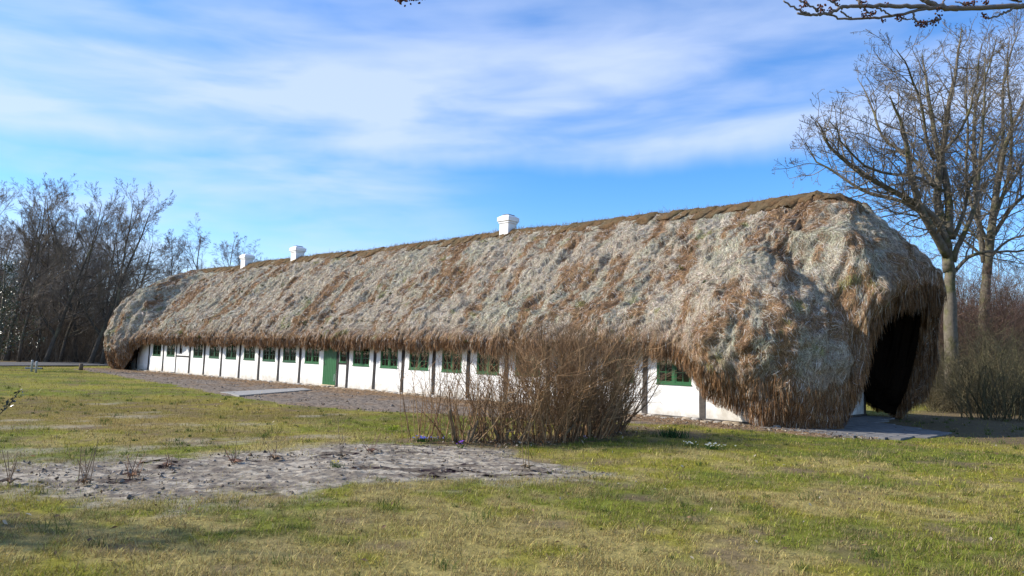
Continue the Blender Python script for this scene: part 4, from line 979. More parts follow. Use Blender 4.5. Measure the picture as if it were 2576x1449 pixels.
def build_wood():
    protos = {}
    for i, (kd, H, r0) in enumerate((('alder', 15, .17), ('lean', 15.5, .15), ('broad', 12.5, .19), ('birch', 13.5, .14), ('droop', 14, .17), ('alder', 14, .14), ('lean', 14, .19))):
        protos[i] = (wood_tree(np.random.default_rng(100 + i), H, r0, kd), kd, H)
    made = {}
    def put(pi, px, Y, ht, rz, label, cat='tree', group='bare trees of the wood on the left', name=None):
        lv, kd, H = protos[pi]; x = Y * ((px - 1288) / 1874.0) * 1.0; loc = (x, Y, 0); s = ht / H * (.95 if px > 400 else .89)
        if pi not in made:
            o = tree_obj({'birch': 'birch_tree', 'droop': 'birch_tree'}.get(kd, 'bare_tree'), lv, M['bark_dark'], M['twig_pale'] if kd in ('birch', 'droop') else M['twig_far'], loc, rz, label=label, cat=cat, group=group)
            o.scale = (s, s, s); made[pi] = o
        else:
            o = dup(made[pi], loc, rz, (s, s, s), label=label, cat=cat, group=group)
        return o
    front = [(5, -14, 60, 15.4, 2.0, 'tall bare tree cut by the left picture edge'), (1, 10, 64, 15.4, .4, 'bare tree with upswept branches just behind the evergreen at the left edge'),
             (2, 30, 62, 15.0, .3, 'tall bare tree right of the evergreen at the left picture edge'),
             (1, 62, 60, 15.0, -.2, 'bare tree with a slanting trunk behind the two grey marker posts'),
             (5, 108, 63, 16.6, 1.2, 'tallest upright bare tree in the left wood, its top standing highest'),
             (6, 128, 60, 14.5, .1, 'bare tree with pale sunlit trunk patches right of the marker posts'),
             (1, 165, 62, 15.5, .25, 'leaning bare tree mid way along the left wood edge'),
             (2, 205, 64, 15.2, 2.4, 'upright bare tree with a fine dense top in the middle of the left wood'),
             (6, 240, 61, 15.4, .15, 'bare tree bending right with a wide sweeping crown near the hipped roof end'),
             (1, 270, 60, 15.3, -.1, 'bare tree whose crown sweeps farthest right, beside the thatched roof end'),
             (0, 312, 68, 13.6, 4.0, 'bare tree standing left of the dark forked tree behind the roof end'), (5, 402, 70, 11.5, 5.0, 'bare tree between the dark forked tree and the slender birch'),
             (2, 344, 62, 12.6, .9, 'dark gnarled forked tree just behind the far end of the thatched roof'),
             (2, 372, 70, 9.5, 3.6, 'small gnarled tree beside the dark forked tree behind the roof end')]
    for (pi, px, Y, ht, rz, lb) in front: put(pi, px, Y, ht, rz, lb)
    for (pi, px, Y, ht, lb) in ((3, 447, 78, 13.8, 'slender birch just right of the dark forked tree, behind the roof'), (4, 505, 78, 14.6, 'tall drooping birch behind the roof left of the chimneys'), (3, 550, 78, 14.2, 'birch behind the roof directly left of the farthest chimney'),
                                (4, 590, 80, 12.6, 'low drooping birch reaching behind the farthest chimney'), (4, 668, 82, 12.6, 'lone fine-twigged birch between the two far chimneys')):
        put(pi, px, Y, ht, px * .7, lb, group='birches behind the roof')
    for (pi, px, Y, ht, lb) in ((0, 2330, 62, 10.2, 'fine-twigged bare tree showing just above the right slope of the thatched gable'), (5, 2420, 70, 11.0, 'distant bare tree seen between the two big trunks'), (3, 2545, 66, 11.5, 'distant bare birch at the right picture edge behind the second big tree'), (2, 2600, 60, 9.5, 'distant spreading bare tree cut by the right picture edge'), (4, 2375, 74, 10.0, 'distant drooping birch behind the first big trunk')):
        put(pi, px, Y, ht, px * .3, lb, group='distant trees on the right')
    r = random.Random(17)
    for k in range(44):
        put(r.choice([0, 1, 5, 6, 3, 0]), -240 + k * 12 + r.uniform(-12, 12), r.uniform(70, 92), r.uniform(12, 16.5), r.uniform(-.7, .7) if r.random() < .6 else r.uniform(0, 6), 'slim bare tree standing among many in the back rows of the left wood', group='crowded back rows of the left wood')
build_wood()
def thicket(name, n, fpos, hmin, hmax, rad, cols, label, cat, seed, tw=5, lean=.25):
    r = np.random.default_rng(seed); P = fpos(r, n); H = r.uniform(hmin, hmax, n) * r.uniform(.5, 1, n)
    A = []; B = []; ra = []; rb = []; C = []
    d = r.normal(0, lean, (n, 3)); d[:, 2] = 1; p = P.copy(); col = np.array(cols)[r.integers(0, len(cols), n)] * r.uniform(.6, 1.3, (n, 1))
    seg = 4; pts = [p]
    for s in range(seg):
        d = d + r.normal(0, .16, (n, 3)) * [1, 1, .4]; dn = d / np.linalg.norm(d, axis=1)[:, None]; p = p + dn * (H / seg)[:, None]; pts.append(p)
        A.append(pts[-2]); B.append(p); ra.append(rad * (1 - s / seg * .7) * r.uniform(.6, 1.3, n)); rb.append(rad * (1 - (s + 1) / seg * .7) * np.ones(n)); C.append(col)
    for k in range(tw):
        s = r.integers(1, seg, n); t = r.random(n)[:, None]; PT = np.array(pts); a = PT[s, np.arange(n)] * (1 - t) + PT[s + 1, np.arange(n)] * t
        dd = r.normal(0, 1, (n, 3)); dd[:, 2] = np.abs(dd[:, 2]) * .8 + .2; dd /= np.linalg.norm(dd, axis=1)[:, None]; L = H * r.uniform(.10, .28, n)
        m = a + dd * (L * .5)[:, None]; e = m + (dd + r.normal(0, .3, (n, 3)) + [0, 0, .2]) * (L * .5)[:, None]
        A += [a, m]; B += [m, e]; ra += [np.full(n, rad * .5), np.full(n, rad * .4)]; rb += [np.full(n, rad * .4), np.full(n, rad * .22)]; C += [col, col]
    A, B, ra, rb, C = map(np.concatenate, (A, B, ra, rb, C)); V, F = prisms(A, B, ra, rb)
    return mesh(name, V, F, M['stick'], None, np.repeat(C, 6, 0), kind='stuff', label=label, cat=cat)
def pxpos(px0, px1, Y0, Y1):
    def f(r, n):
        Y = r.uniform(Y0, Y1, n); px = r.uniform(px0, px1, n); return np.stack([Y * (px - 1288) / 1874, Y, np.zeros(n) - .05], -1)
    return f
thicket('undergrowth', 9000, pxpos(-350, 480, 62, 95), 1.5, 8.5, .018, [(.16, .125, .09), (.19, .145, .10), (.13, .105, .075)], 'dense dark brown undergrowth filling the left wood', 'undergrowth', 41, tw=7, lean=.4)
thicket('thicket', 13000, pxpos(2290, 2900, 38, 64), 2.0, 10.5, .013, [(.17, .10, .075), (.13, .095, .06), (.19, .12, .09)], 'reddish brown thicket of bare saplings behind the tree trunks on the right', 'thicket', 42, tw=9, lean=.45)
thicket('bramble_thicket', 3600, pxpos(2335, 2850, 30, 40), .8, 4.2, .008, [(.13, .11, .06), (.10, .085, .05), (.16, .13, .075)], 'olive brown low thicket at the foot of the right hand trees', 'thicket', 43, tw=9, lean=.7)
thicket('background_wood', 3000, pxpos(600, 2350, 75, 110), 2.0, 5.0, .02, [(.09, .07, .06)], 'distant scrub hidden behind the long house', 'thicket', 44, tw=3)

def build_oaks():
    r = np.random.default_rng(55)
    spec = [dict(n=0, per=2.2, L=3.1, rel=False, ang=50, wob=.15, up=.035, fall=.45, seg=6, rr=.52, rmax=.045, rmin=.011, s=.12),
            dict(n=0, per=3.6, L=.42, ang=46, wob=.19, up=.03, fall=.45, seg=4, rr=.6, rmin=.0075, s=.15), dict(n=0, per=5.5, L=.5, ang=44, wob=.2, up=.03, seg=3, rr=.62, rmin=.0062, s=.2), dict(n=4, L=.55, ang=40, wob=.2, up=.02, seg=2, rr=.8, rmin=.005, s=.2)]
    def one(base_px, Y0, trunk_px, trunk_r, limbs, label, name):
        root = empty(name, (*gpt(*base_px)[:2], 0), 0, label=label, cat='tree', group=None)
        org = np.array(root.location)
        def path(pts, ya, yb, n=14):
            pts = np.array(pts, float); t = np.linspace(0, 1, len(pts)); tt = np.linspace(0, 1, n)
            xs = np.interp(tt, t, pts[:, 0]); ys = np.interp(tt, t, pts[:, 1]); Y = ya + (yb - ya) * tt ** 1.3
            P = np.array([at(x, y, q) for x, y, q in zip(xs, ys, Y)])
            K_ = np.array([.25, .5, .25]); P[1:-1] = P[:-2] * .25 + P[1:-1] * .5 + P[2:] * .25
            return P + r.normal(0, .035, P.shape) * np.linspace(0, 1, n)[:, None] - org
        tr = path(trunk_px, Y0, Y0); rr = np.interp(np.linspace(0, 1, len(tr)), [0, .06, .5, 1], np.array([1.4, 1.0, .86, .55]) * trunk_r)
        limbs = [([tuple(np.array(a_[0]) + [(trunk_px[3][0] - a_[0][0]) * .75, max(0, 42 - abs(a_[0][1] - trunk_px[3][1]) * .2)])] + list(a_) if k_ < 4 else a_, b_, c_, d_ * (1.0 if k_ < 5 else .8), e_ * .8) for k_, (a_, b_, c_, d_, e_) in enumerate(limbs)]
        m = MB(); m.tube(tr, rr, 14); m.obj('trunk', M['bark'], root, smooth=True)
        L0 = []
        for (pts, ya, yb, ra, rb) in limbs: P = path(pts, Y0 + ya, Y0 + yb); L0.append((P, np.linspace(1, 0, len(P)) ** .8 * (ra - rb) + rb))
        m = MB()
        for P, q in L0: m.tube(P, q, 9)
        m.obj('limbs', M['bark'], root, smooth=True)
        out = L0; alls = []
        for sp in [0]:
            lv = []
            for P, q in L0: lv += grow(r, P, q, spec[:1], .12)[1]
            alls.append(lv); cur = lv
            for s2 in spec[1:]:
                nx = []
                for P, q in cur: nx += grow(r, P, q, [dict(s2)], s2.get('s', .15))[1]
                alls.append(nx); cur = nx
        mm = MB()
        for P, q in alls[0]: mm.tube(P, q, 5, cap=False)
        V, F = prisms(*sticks([l for lv in alls[1:] for l in lv])); mm.add(V, F); mm.obj('crown', M['twig'], root)
    Y = 33.0
    limbs1 = [([(2367, 616), (2336, 562), (2312, 522), (2298, 458), (2284, 408), (2275, 342), (2262, 290), (2240, 240)], 0, -2.5, .21, .03),
              ([(2378, 600), (2352, 533), (2290, 506), (2196, 455), (2134, 416), (2088, 377), (2072, 338), (2055, 300)], 0, -2, .17, .025),
              ([(2340, 560), (2290, 505), (2204, 494), (2158, 475), (2107, 436), (2049, 408), (2025, 360)], 0, 2.0, .12, .02),
              ([(2384, 650), (2380, 590), (2356, 533), (2354, 467), (2372, 389), (2379, 319), (2391, 241), (2410, 156), (2420, 70)], 0, 1.5, .25, .03),
              ([(2386, 600), (2389, 520), (2376, 420), (2352, 350), (2340, 270), (2330, 190), (2318, 130)], 0, 3.0, .19, .025),
              ([(2354, 470), (2321, 424), (2285, 385), (2220, 358), (2200, 292), (2185, 249), (2160, 200)], 0, 3.0, .12, .02),
              ([(2350, 400), (2333, 373), (2321, 272), (2300, 210), (2282, 163), (2258, 125)], .5, -2.0, .10, .02),
              ([(2398, 660), (2402, 630), (2420, 600), (2440, 560), (2460, 500), (2464, 420), (2470, 330), (2480, 240), (2475, 140)], 0, -1.5, .17, .025),
              ([(2398, 600), (2425, 540), (2438, 455), (2484, 389), (2520, 330), (2560, 250)], 0, 2.5, .12, .02),
              ([(2376, 380), (2410, 340), (2440, 280), (2460, 200), (2470, 110)], 0, -1.5, .09, .02),
              ([(2395, 690), (2440, 640), (2500, 632), (2576, 636), (2660, 610)], 0, -3, .11, .02),
              ([(2372, 480), (2300, 440), (2240, 440), (2180, 420), (2120, 370), (2090, 300)], 0, -4, .10, .02)]
    one((2390, 1030), Y, [(2392, 1032), (2394, 900), (2392, 780), (2388, 690), (2384, 610)], .305, limbs1, 'big bare tree with a forking trunk right behind the thatched gable', 'oak_tree')
    limbs2 = [([(2488, 610), (2440, 520), (2425, 430), (2440, 330), (2425, 230), (2440, 120)], 0, -3, .11, .02), ([(2500, 560), (2540, 440), (2548, 320), (2530, 200), (2540, 90)], 0, -3, .11, .02), ([(2480, 650), (2430, 610), (2380, 560), (2330, 480), (2310, 400)], 0, 4, .09, .02), ([(2496, 640), (2540, 600), (2590, 590), (2660, 560)], 0, -1, .09, .02),
              ([(2482, 690), (2492, 600), (2504, 500), (2514, 430), (2532, 350), (2560, 290), (2600, 200)], 0, -2, .24, .03),
              ([(2476, 660), (2464, 580), (2453, 480), (2452, 400), (2446, 330), (2455, 250), (2495, 150), (2510, 90)], 0, 2, .19, .025),
              ([(2494, 600), (2545, 520), (2600, 470), (2680, 400)], 0, -2, .15, .03),
              ([(2502, 520), (2540, 470), (2590, 380), (2640, 250)], 0, 2, .13, .025),
              ([(2512, 440), (2525, 330), (2520, 230), (2545, 120), (2570, 60)], 0, 1, .12, .02),
              ([(2480, 620), (2450, 590), (2420, 560), (2400, 520), (2395, 440)], 0, 3, .10, .02)]
    one((2478, 1012), 40.0, [(2470, 1008), (2474, 860), (2478, 760), (2482, 690), (2490, 610)], .30, limbs2, 'second big bare tree with a leaning trunk near the right picture edge', 'oak_tree')
build_oaks()

# ------------------------------------------------------------------ shrubs
def shrub(name, loc, n, H, spread, r0, cols, seed, stubs=0, lean=(0, 0), side=9, wob=.10, **k):
    r = np.random.default_rng(seed); root = empty(name, loc, 0, **k); lines = []; cl = []; tw = []; ct = []
    for i in range(n):
        a = r.uniform(0, 2 * np.pi); rad = spread * .45 * math.sqrt(r.random()); p = np.array([math.cos(a) * rad, math.sin(a) * rad, -.03])
        d = np.array([math.cos(a) * .35 * r.uniform(0, 1.4) + lean[0] * r.uniform(.2, 1.2) + r.normal(0, .12), math.sin(a) * .35 * r.uniform(0, 1.4) + lean[1] + r.normal(0, .12), 1])
        L = H * r.uniform(.55, 1.05); P = branch(r, p, d, L, 7, wob, (0, 0, .05)); q = np.linspace(1, .22, 8) * r0 * r.uniform(.5, 1.5); lines.append((P, q)); c = np.array(cols[r.integers(len(cols))]) * r.uniform(.7, 1.25); cl.append(np.broadcast_to(c, (7, 3)))
        for s in range(side):
            i0 = r.integers(1, 7); t = r.random(); b = P[i0] * (1 - t) + P[min(i0 + 1, 7)] * t; d2 = (P[min(i0 + 1, 7)] - P[i0 - 1]); d2 = d2 / np.linalg.norm(d2); d2 = d2 * .9 + perp(r, d2) * r.uniform(.35, 1.2)
            l2 = H * r.uniform(.14, .42); P2 = branch(r, b, d2, l2, 4, .17, (0, 0, .07)); tw.append((P2, np.linspace(1, .4, 5) * r0 * r.uniform(.22, .42))); ct.append(np.broadcast_to(c * r.uniform(.85, 1.3), (4, 3)))
            if r.random() < .5:
                P3 = branch(r, P2[2], P2[3] - P2[2] + perp(r, P2[3] - P2[2]) * l2 * .2, l2 * .6, 3, .15, (0, 0, .05)); tw.append((P3, np.linspace(1, .5, 4) * r0 * .22)); ct.append(np.broadcast_to(c, (3, 3)))
    V, F = prisms(*sticks(lines), n=5); mesh('stems', V, F, M['stick'], root, np.repeat(np.concatenate(cl), 10, 0), True)
    V, F = prisms(*sticks(tw)); mesh('twigs', V, F, M['stick'], root, np.repeat(np.concatenate(ct), 6, 0))
    for s in range(stubs):
        a = r.uniform(0, 2 * np.pi); p = np.array([math.cos(a) * spread * .22, math.sin(a) * spread * .22, -.03]); d = np.array([math.cos(a) * .9, math.sin(a) * .4, 1]); P = branch(r, p, d, r.uniform(.25, .9), 5, .16, (0, 0, .02))
        m = MB(); m.tube(P, np.linspace(.044, .026, 6) * r.uniform(.7, 1.2), 8, col=(.17, .125, .075)); m.obj('stump', M['stick'], root, smooth=True)
    return root
TAN = [(.32, .195, .10), (.25, .15, .075), (.36, .235, .125), (.18, .11, .058)]
DRK = [(.19, .12, .068), (.25, .16, .085), (.13, .085, .05)]
GB = 'bare shrubs in front of the house'
shrub('shrub', (-1.70, 14.15, 0), 16, 1.75, .7, .009, TAN, 201, 0, side=8, label='thin sparse leafless shrub at the left end of the bare shrub row', cat='shrub', group=GB)
shrub('shrub', (-.85, 14.2, 0), 44, 1.7, 1.0, .011, TAN, 202, 6, side=7, wob=.13, label='cut-back shrub with sawn stumps and thin upright shoots by the blue flowers', cat='shrub', group=GB)
shrub('shrub', (-.05, 14.5, 0), 50, 1.8, 1.1, .011, TAN, 203, 4, side=8, wob=.13, label='leafless tan shrub second right of the sawn stumps, before the white wall', cat='shrub', group=GB)
shrub('shrub', (.75, 15.0, 0), 104, 2.2, 1.35, .011, TAN, 204, 2, side=12, wob=.14, label='dense tan shrub in the middle of the bare shrub row, twigs over the eave', cat='shrub', group=GB)
shrub('shrub', (1.5, 15.9, 0), 128, 2.4, 1.45, .012, TAN + DRK, 205, 0, side=13, wob=.15, label='tallest dense brown shrub of the row, overlapping the thatch fringe', cat='shrub', group=GB)
shrub('shrub', (2.05, 17.0, 0), 82, 2.1, 1.25, .016, DRK, 206, 0, (.22, 0), side=10, wob=.15, label='dark shrub with thick stems leaning right at the right end of the shrub row', cat='shrub', group=GB)
OLV = [(.11, .10, .05), (.085, .07, .04), (.14, .115, .06)]
rs = random.Random(8)
for i, (px, Y, H, n, lb) in enumerate(((2508, 26.5, 3.4, 90, 'dense dark many-stemmed shrub at the right edge, nearest the lawn'), (2440, 31, 3.2, 40, 'bare olive shrub at the foot of the second big tree'), (2575, 30, 3.8, 60, 'tall bare shrub cut by the right picture edge, behind the dense dark one'),
                                       (2350, 35, 3.0, 40, 'bare shrub close to the back corner of the house, left of the big trunk'), (2420, 37, 5.0, 36, 'tall thin bare sapling clump between the two big trunks'), (2540, 37, 5.5, 40, 'tall reddish bare sapling clump right of the second trunk'))):
    shrub('shrub', (Y * (px - 1288) / 1874, Y, 0), n, H, 2.6, .014, OLV if i < 4 else [(.14, .09, .07), (.12, .08, .06)], 300 + i, side=12, wob=.19, label=lb, cat='shrub', group='bare shrubs under the right trees')

# evergreen (holly) at the left edge and the leafy shoot in the foreground
def leafy(name, loc, lines, r0, leaves, size, mcol, seed, **k):
    r = np.random.default_rng(seed); root = empty(name, loc, 0, **k); m = MB()
    for P, q in lines: m.tube(P, q, 6, col=(.10, .09, .065))
    m.obj('stem', M['stick'], root, smooth=True)
    P = leaves; n = len(P); a = r.normal(0, 1, (n, 3)); a /= np.linalg.norm(a, axis=1)[:, None]; b = np.cross(a, r.normal(0, 1, (n, 3))); b /= np.linalg.norm(b, axis=1)[:, None]
    s = size * r.uniform(.6, 1.3, (n, 1)); nn = np.cross(a, b)
    V = np.stack([P - a * s, P - a * s * .2 + b * s * .5 + nn * s * .12, P + a * s, P - a * s * .2 - b * s * .5 + nn * s * .12, P - nn * s * .05], 1).reshape(-1, 3); bb = np.arange(n)[:, None] * 5
    c = np.array(mcol) * r.uniform(.5, 1.5, (n, 1))
    mesh('leaves', V, [np.concatenate([bb + [0, 1, 4], bb + [1, 2, 4], bb + [2, 3, 4], bb + [3, 0, 4]])], M['leaf'], root, np.repeat(c, 5, 0))
M['leaf'] = mat('glossy_leaf', attr=True, rough=.32, spec=.5)
def build_leafy():
    r = np.random.default_rng(77); Y = 42.5; x = Y * (8 - 1288) / 1874
    tr = branch(r, (0, 0, -.1), (.06, 0, 1), 6.5, 9, .05, (0, 0, .02)); lines = [(tr, np.linspace(.13, .02, 10))]; lv = []
    for k in range(44):
        f = r.uniform(1.2, 9); i = int(min(f, 8)); p = tr[i] + (tr[i + 1] - tr[i]) * (f - i if f < 9 else 1); d = np.array([r.normal(.25, .8), r.normal(0, .8), r.uniform(.1, .6)])
        B = branch(r, p, d, r.uniform(.8, 2.3) * (1.1 - i / 12), 5, .12, (0, 0, .02)); lines.append((B, np.linspace(.022, .006, 6)))
        for j in range(2, 6):
            n = r.integers(8, 22); lv.append(B[j] + r.normal(0, .17, (n, 3)))
    leafy('holly_tree', (x, Y, 0), lines, 0, np.concatenate(lv), .055, (.028, .045, .014), 5, label='dark evergreen tree with glossy leaves at the left picture edge', cat='tree')
    # shoot
    Y = 7.5; o = np.array([-5.95, 7.4, 0]); pts = np.array([o + [0, 0, -.05], at(-60, 1120, Y), at(-5, 1045, Y), at(20, 1022, Y), at(50, 982, Y)]) - o
    pts = np.array([pts[0] * (1 - t) ** 0 if False else pts[0] for t in [0]] + list(pts[1:])); lines = [(pts, np.array([.016, .010, .007, .005, .003]))]
    o2 = branch(r, pts[1], (-.5, .3, 1), .6, 4, .1, (0, 0, .05)); o3 = branch(r, pts[1] * .6, (-.6, -.3, 1), .7, 4, .1, (0, 0, .05)); lines += [(o2, np.linspace(.007, .003, 5)), (o3, np.linspace(.007, .003, 5))]
    lv = [pts[2] + (pts[4] - pts[2]) * t[:, None] + r.normal(0, .018, (34, 3)) for t in [r.uniform(.2, 1.02, 34)]] + [o2[-3:].repeat(8, 0) + r.normal(0, .05, (24, 3)), o3[-3:].repeat(8, 0) + r.normal(0, .05, (24, 3))]
    leafy('rose_bush', tuple(o), lines, 0, np.concatenate(lv), .022, (.022, .028, .012), 6, label='small dark leafy shoot poking in from the left edge above the lawn', cat='shrub')
build_leafy()

# ------------------------------------------------------------------ small things
def small():
    for i, (a, top, lb) in enumerate((((79, 935.5), 906, 'left of two slim grey marker posts on the lawn at the far left'), ((90, 938), 909, 'right of two slim grey marker posts on the lawn at the far left'))):
        p = gpt(*a); h = (a[1] - top) / 1874 * p[1]; m = MB(); m.tube([(0, 0, -.1), (0, 0, h - .05), (0, 0, h - .015), (0, 0, h)], [.055, .055, .05, .03], 10); o = m.obj('marker_post', M['steel'], None, smooth=True, label=lb, cat='post', group='marker posts')
        o.location = (p[0], p[1], 0)
    p = gpt(203, 931); m = MB(); m.tube([(0, 0, -.1), (.01, 0, .2), (.0, 0, .36), (.01, 0, .38)], [.13, .12, .11, .06], 9, col=(.13, .10, .07)); o = m.obj('tree_stump', M['stick'], None, smooth=True, label='short dark stump on the soil before the far roof end', cat='stump'); o.location = (p[0], p[1], .02)
    # dry stalks in the sandy bed
    def stalks(px, py, n, H, lb, seed, spread=.5, col=(.24, .16, .10), r0=.006):
        r = np.random.default_rng(seed); p = gpt(px, py); L = []; 
        for i in range(n):
            d = np.array([r.normal(0, spread * .5), r.normal(0, spread * .5), 1]); P = branch(r, (r.normal(0, .03), r.normal(0, .03), -.02), d, H * r.uniform(.45, 1.05), 5, .04, (0, 0, 0)); L.append((P, np.linspace(1, .5, 6) * r0))
            if r.random() < .5: L.append((branch(r, P[3], P[4] - P[3] + perp(r, P[4] - P[3]) * .1, H * .25, 3, .1, (0, 0, .1)), np.linspace(.8, .4, 4) * r0))
        for i in range(9):
            a = r.uniform(0, 6.28); L.append((np.array([[0, 0, .0], [math.cos(a) * .05, math.sin(a) * .05, .035], [math.cos(a) * .11, math.sin(a) * .11, .02]]), np.array([.012, .012, .006])))
        V, F = prisms(*sticks(L), n=5); o = mesh('dry_stalks', V, F, M['stick'], None, np.array(col) * np.ones((len(V), 3)), label=lb, cat='dead plant', group='dry stalks in the sandy bed'); o.location = (p[0], p[1], .04)
    stalks(25, 1222, 5, .42, 'thin dry stalks at the left picture edge of the sandy bed', 1)
    stalks(208, 1222, 7, .55, 'tall fan of pale dry stalks on the left of the sandy bed', 2)
    stalks(332, 1205, 8, .38, 'bushy dry stalks right of the tall fan, beside a green weed patch', 3, .9, (.26, .15, .09))
    stalks(420, 1180, 5, .25, 'short brown dry tuft near the back of the sandy bed', 4, .9, (.2, .12, .08))
    stalks(590, 1170, 4, .34, 'reddish dry twigs on the dark back edge of the sandy bed', 5, .6, (.22, .12, .08))
    stalks(690, 1160, 4, .30, 'small dry twig tuft in the middle of the sandy bed', 6, .8)
    stalks(862, 1155, 3, .62, 'two tall thin slanting dry stems left of the shrub row', 7, .5, (.17, .13, .09), .004)
    stalks(935, 1142, 6, .36, 'spread of thin red-brown dry stems before the thin shrub', 8, .8, (.22, .13, .09), .005)
    stalks(1328, 1183, 4, .42, 'lone dry stem on the right part of the sandy bed', 9, .35, (.22, .16, .09), .006)
    def flowers(px, py, n, sp, fc, lb, seed, size=.013, leaf=(.06, .11, .02), h=.08, name='flower_clump'):
        r = np.random.default_rng(seed); p = gpt(px, py); P = np.stack([r.normal(0, sp, n), r.normal(0, sp * .6, n), np.zeros(n)], -1); tip = P + np.stack([r.normal(0, .02, n), r.normal(0, .02, n), h * r.uniform(.6, 1.2, n)], -1)
        m = MB(); V, F = prisms(P, tip, np.full(n, .003), np.full(n, .002)); root = empty(name, (p[0], p[1], .03), 0, label=lb, cat='flowers')
        g = n * 3; Pl = np.stack([r.normal(0, sp, g), r.normal(0, sp * .6, g), np.zeros(g)], -1); tl = Pl + np.stack([r.normal(0, .035, g), r.normal(0, .035, g), h * r.uniform(.4, 1, g)], -1); V2, F2 = prisms(Pl, tl, np.full(g, .005), np.full(g, .002))
        mesh('leaves', np.concatenate([V, V2]), [np.concatenate([F[0], F2[0] + len(V)])], M['stick'], root, np.array(leaf) * np.ones((len(V) + len(V2), 3)))
        fv = MB()
        for t in tip:
            th = np.arange(6) * np.pi / 3 + r.random(); s = size * r.uniform(.7, 1.3)
            for a in th:
                c, q = math.cos(a), math.sin(a); fv.add([t, t + [c * s * .7 - q * s * .4, q * s * .7 + c * s * .4, s * .7], t + [c * s * 1.2, q * s * 1.2, s * 1.1], t + [c * s * .7 + q * s * .4, q * s * .7 - c * s * .4, s * .7]], [np.array([[0, 1, 2, 3]])], np.array(fc) * r.uniform(.8, 1.2))
        fv.obj('petals', M['veg'], root)
    flowers(1062, 1116, 26, .06, (.22, .26, .75), 'clump of small blue flowers at the foot of the cut-back shrub', 1, .017)
    flowers(1098, 1115, 14, .10, (.42, .44, .80), 'pale blue flowers right of the blue clump under the shrub', 8, .012)
    flowers(1160, 1131, 4, .03, (.34, .14, .68), 'single purple crocus tuft on the sand before the shrubs', 2, .024)
    flowers(1790, 1133, 34, .13, (.80, .82, .76), 'larger clump of white snowdrops on the right lawn', 3, .016)
    flowers(1735, 1128, 12, .06, (.80, .82, .76), 'small clump of white snowdrops left of the larger one', 4, .014)
    flowers(845, 1181, 8, .04, (.75, .62, .05), 'tiny yellow flowers in the middle of the sandy bed', 5, .012)
    flowers(988, 1086, 14, .07, (.42, .46, .05), 'yellow green spring plant at the lawn edge left of the shrubs', 6, .018, (.22, .28, .03))
    flowers(1480, 1112, 9, .10, (.55, .45, .72), 'pale lilac flowers in the grass below the dark shrub', 7, .012)
    # green daffodil-like tuft near the wall
    r = np.random.default_rng(66); p = gpt(1690, 1102); n = 90; P = np.stack([r.normal(0, .16, n), r.normal(0, .07, n), np.zeros(n)], -1); t = P + np.stack([r.normal(0, .07, n), r.normal(0, .05, n), r.uniform(.12, .26, n)], -1)
    V, F = prisms(P, t, np.full(n, .009), np.full(n, .003)); o = mesh('leaf_tuft', V, F, M['stick'], None, np.repeat(np.array([.03, .07, .018]) * r.uniform(.6, 1.3, (n, 1)), 6, 0), label='dark green upright leaf tuft near the wall right of the shrubs', cat='plant'); o.location = (p[0], p[1], 0)
small()

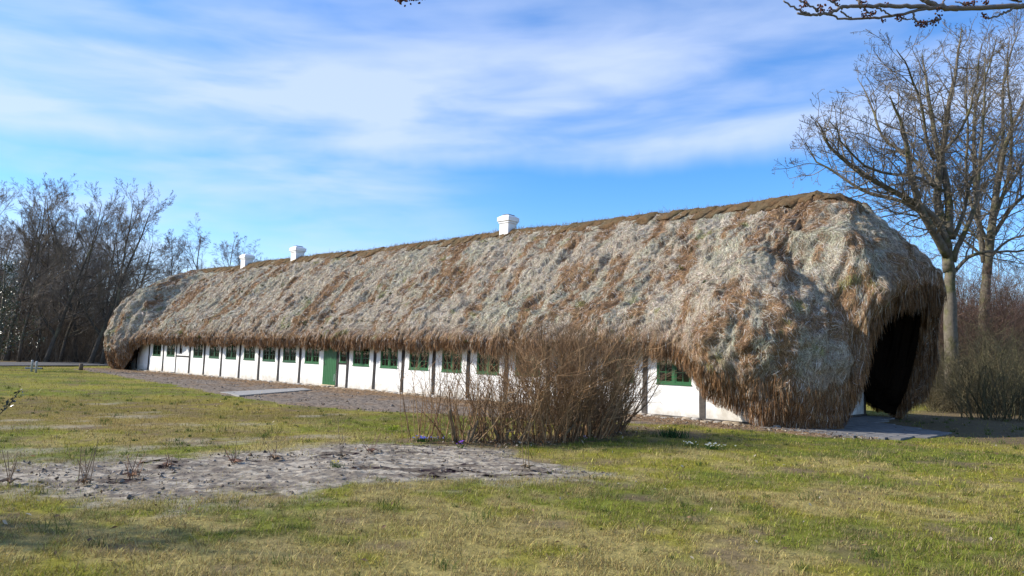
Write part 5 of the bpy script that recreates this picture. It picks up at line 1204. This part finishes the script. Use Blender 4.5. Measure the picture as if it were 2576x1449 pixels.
# ------------------------------------------------------------------ the budding tree over the photographer (trunk off to the right)
def build_near():
    r = np.random.default_rng(91); org = np.array([5.2, 1.4, 0]); root = empty('budding_tree', tuple(org), 0, label='budding branches reaching in at the top edge, nearest to the viewer', cat='tree')
    m = MB(); tr = np.array([[0, 0, -.1], [.02, 0, 1.2], [-.08, .03, 2.6], [-.05, .1, 4.2], [.1, .2, 6.5]]); m.tube(tr, [.22, .17, .15, .12, .07], 12); m.obj('trunk', M['bark'], root, smooth=True)
    mp = lambda cx, cy, Y: at(1932 + .389 * cx, .389 * cy, Y) - org
    D = 2.7
    br = MB(); cb = (.145, .125, .115)
    def b(pts, r0, r1, Y0=D, Y1=D):
        n = len(pts); P = np.array([mp(x, y, Y0 + (Y1 - Y0) * i / max(1, n - 1)) for i, (x, y) in enumerate(pts)]); 
        t = np.linspace(0, n - 1, 4 * n); P = np.stack([np.interp(t, np.arange(n), P[:, i]) for i in range(3)], -1); P[1:-1] += r.normal(0, .0018, P[1:-1].shape)
        br.tube(P, np.linspace(r0, r1, len(P)), 8, col=cb)
    b([(1800, 30), (1656, 38), (1450, 48), (1230, 55), (1000, 45), (850, 40), (700, 38), (560, 40), (480, 46), (400, 85), (330, 97), (270, 97), (190, 85)], .0105, .0042)
    b([(270, 97), (220, 75), (150, 40), (100, 5)], .005, .0028); b([(330, 75), (290, 50), (215, 5), (180, -25)], .004, .003)
    b([(480, 60), (440, 30), (390, 0), (360, -30)], .004, .003); b([(1040, 50), (930, 75), (830, 100), (700, 116), (580, 121), (460, 120), (390, 95)], .006, .0035, D, D + .03)
    b([(470, 70), (510, 105), (540, 120)], .0035, .003); b([(620, 40), (640, 75), (670, 95)], .0035, .003); b([(700, 45), (750, 75), (800, 100)], .004, .003)
    b([(940, 78), (945, 130), (1000, 148), (1050, 146), (1090, 130), (1120, 118)], .004, .003); b([(860, 115), (900, 127), (940, 125)], .003, .002)
    b([(1600, 45), (1550, 75), (1490, 100), (1425, 122)], .005, .003); b([(1230, 55), (1100, 40), (1030, 10), (980, -20)], .011, .009)
    b([(1640, 10), (1540, -5), (1430, -20)], .004, .003); b([(1300, 30), (1240, 20), (1210, 8)], .003, .002); b([(600, 40), (585, 5), (560, -30)], .006, .006); b([(1130, 50), (1135, 20), (1140, -20)], .004, .003)
    # limb joining the trunk
    e = mp(1800, 30, D); P = np.array([tr[3] * .55 + tr[2] * .45, [-1.2, .5, 3.35], [-2.2, 1.0, 3.25], e]); br.tube(P, [.05, .032, .02, .0105], 8, col=cb)
    P2 = np.array([tr[3], [-1.5, .2, 4.3], [-3.6, .3, 3.9], at(1160, -160, 2.0) - org, at(1085, -60, 2.0) - org, at(1040, -12, 2.0) - org]); br.tube(P2, [.06, .04, .02, .008, .005, .0035], 8, col=cb)
    P3 = np.array([at(1085, -60, 2.0) - org, at(1040, -40, 2.0) - org, at(1010, -10, 2.0) - org]); br.tube(P3, [.004, .004, .003], 8, col=cb)
    br.obj('branch', M['stick'], root, smooth=True)
    bud = MB()
    def cluster(c, s, n=16):
        for k in range(n):
            q = c + r.normal(0, s * .55, 3); d = r.normal(0, 1, 3); d /= np.linalg.norm(d); l = s * r.uniform(.4, .8); w = l * .42
            P = np.array([q - d * l * .5, q - d * l * .15, q + d * l * .2, q + d * l * .5]); bud.tube(P, [w * .5, w, w * .8, w * .15], 6, col=np.array([.105, .045, .032]) * r.uniform(.5, 1.5))
    for (cx, cy, s) in ((235, 28, 1), (215, 50, .7), (350, 55, 1.1), (335, 62, .8), (400, 62, .8), (440, 8, 1), (620, 97, .8), (680, 88, 1.0), (650, 98, .8), (770, 28, .7), (605, 38, 1), (750, 130, .7), (855, 112, 1.0), (840, 120, .7), (965, 155, .8), (1000, 153, 1.0), (1020, 150, .8), (1075, 140, 1.0), (1100, 120, 1.0), (1400, 105, .9), (1415, 110, .6), (1330, 12, 1.2), (1275, 24, .9), (1408, 15, .9), (1100, 60, .8), (630, 18, .7), (1600, -5, .9)):
        cluster(mp(cx, cy, D), .0135 * s)
    for (px, py, s) in ((1012, -2, 1.2), (1004, 0, 1), (1040, -4, 1.0), (1056, -4, .9)): cluster(at(px, py, 2.0) - org, .011 * s, 18)
    bud.obj('buds', M['stick'], root, smooth=True)
build_near()
# a dense conifer outside the frame on the left: its crown shades the lawn in the left foreground
def build_offframe():
    r = np.random.default_rng(23); lv = []; tr = np.array([[0, 0, -.1], [.05, 0, 3], [0, 0, 6], [0, 0, 8.6]]); lines = [(tr, np.array([.16, .12, .07, .02]))]
    for k in range(16):
        f = r.uniform(.45, .98); z = f * 8.6; a = r.uniform(0, 6.28); L = (1.05 - f) * 2.6 + .3; d = np.array([math.cos(a), math.sin(a), .15]); B = branch(r, (0, 0, z), d, L, 4, .08, (0, 0, .02)); lines.append((B, np.linspace(.02, .006, 5)))
        for j in range(1, 5): lv.append(B[j] + r.normal(0, .16, (9, 3)))
    leafy('evergreen_tree', (-15.8, 6.3, 0), lines, 0, np.concatenate(lv), .10, (.03, .05, .02), 7, label='evergreen tree standing out of the picture beyond the left edge', cat='tree')
build_offframe()
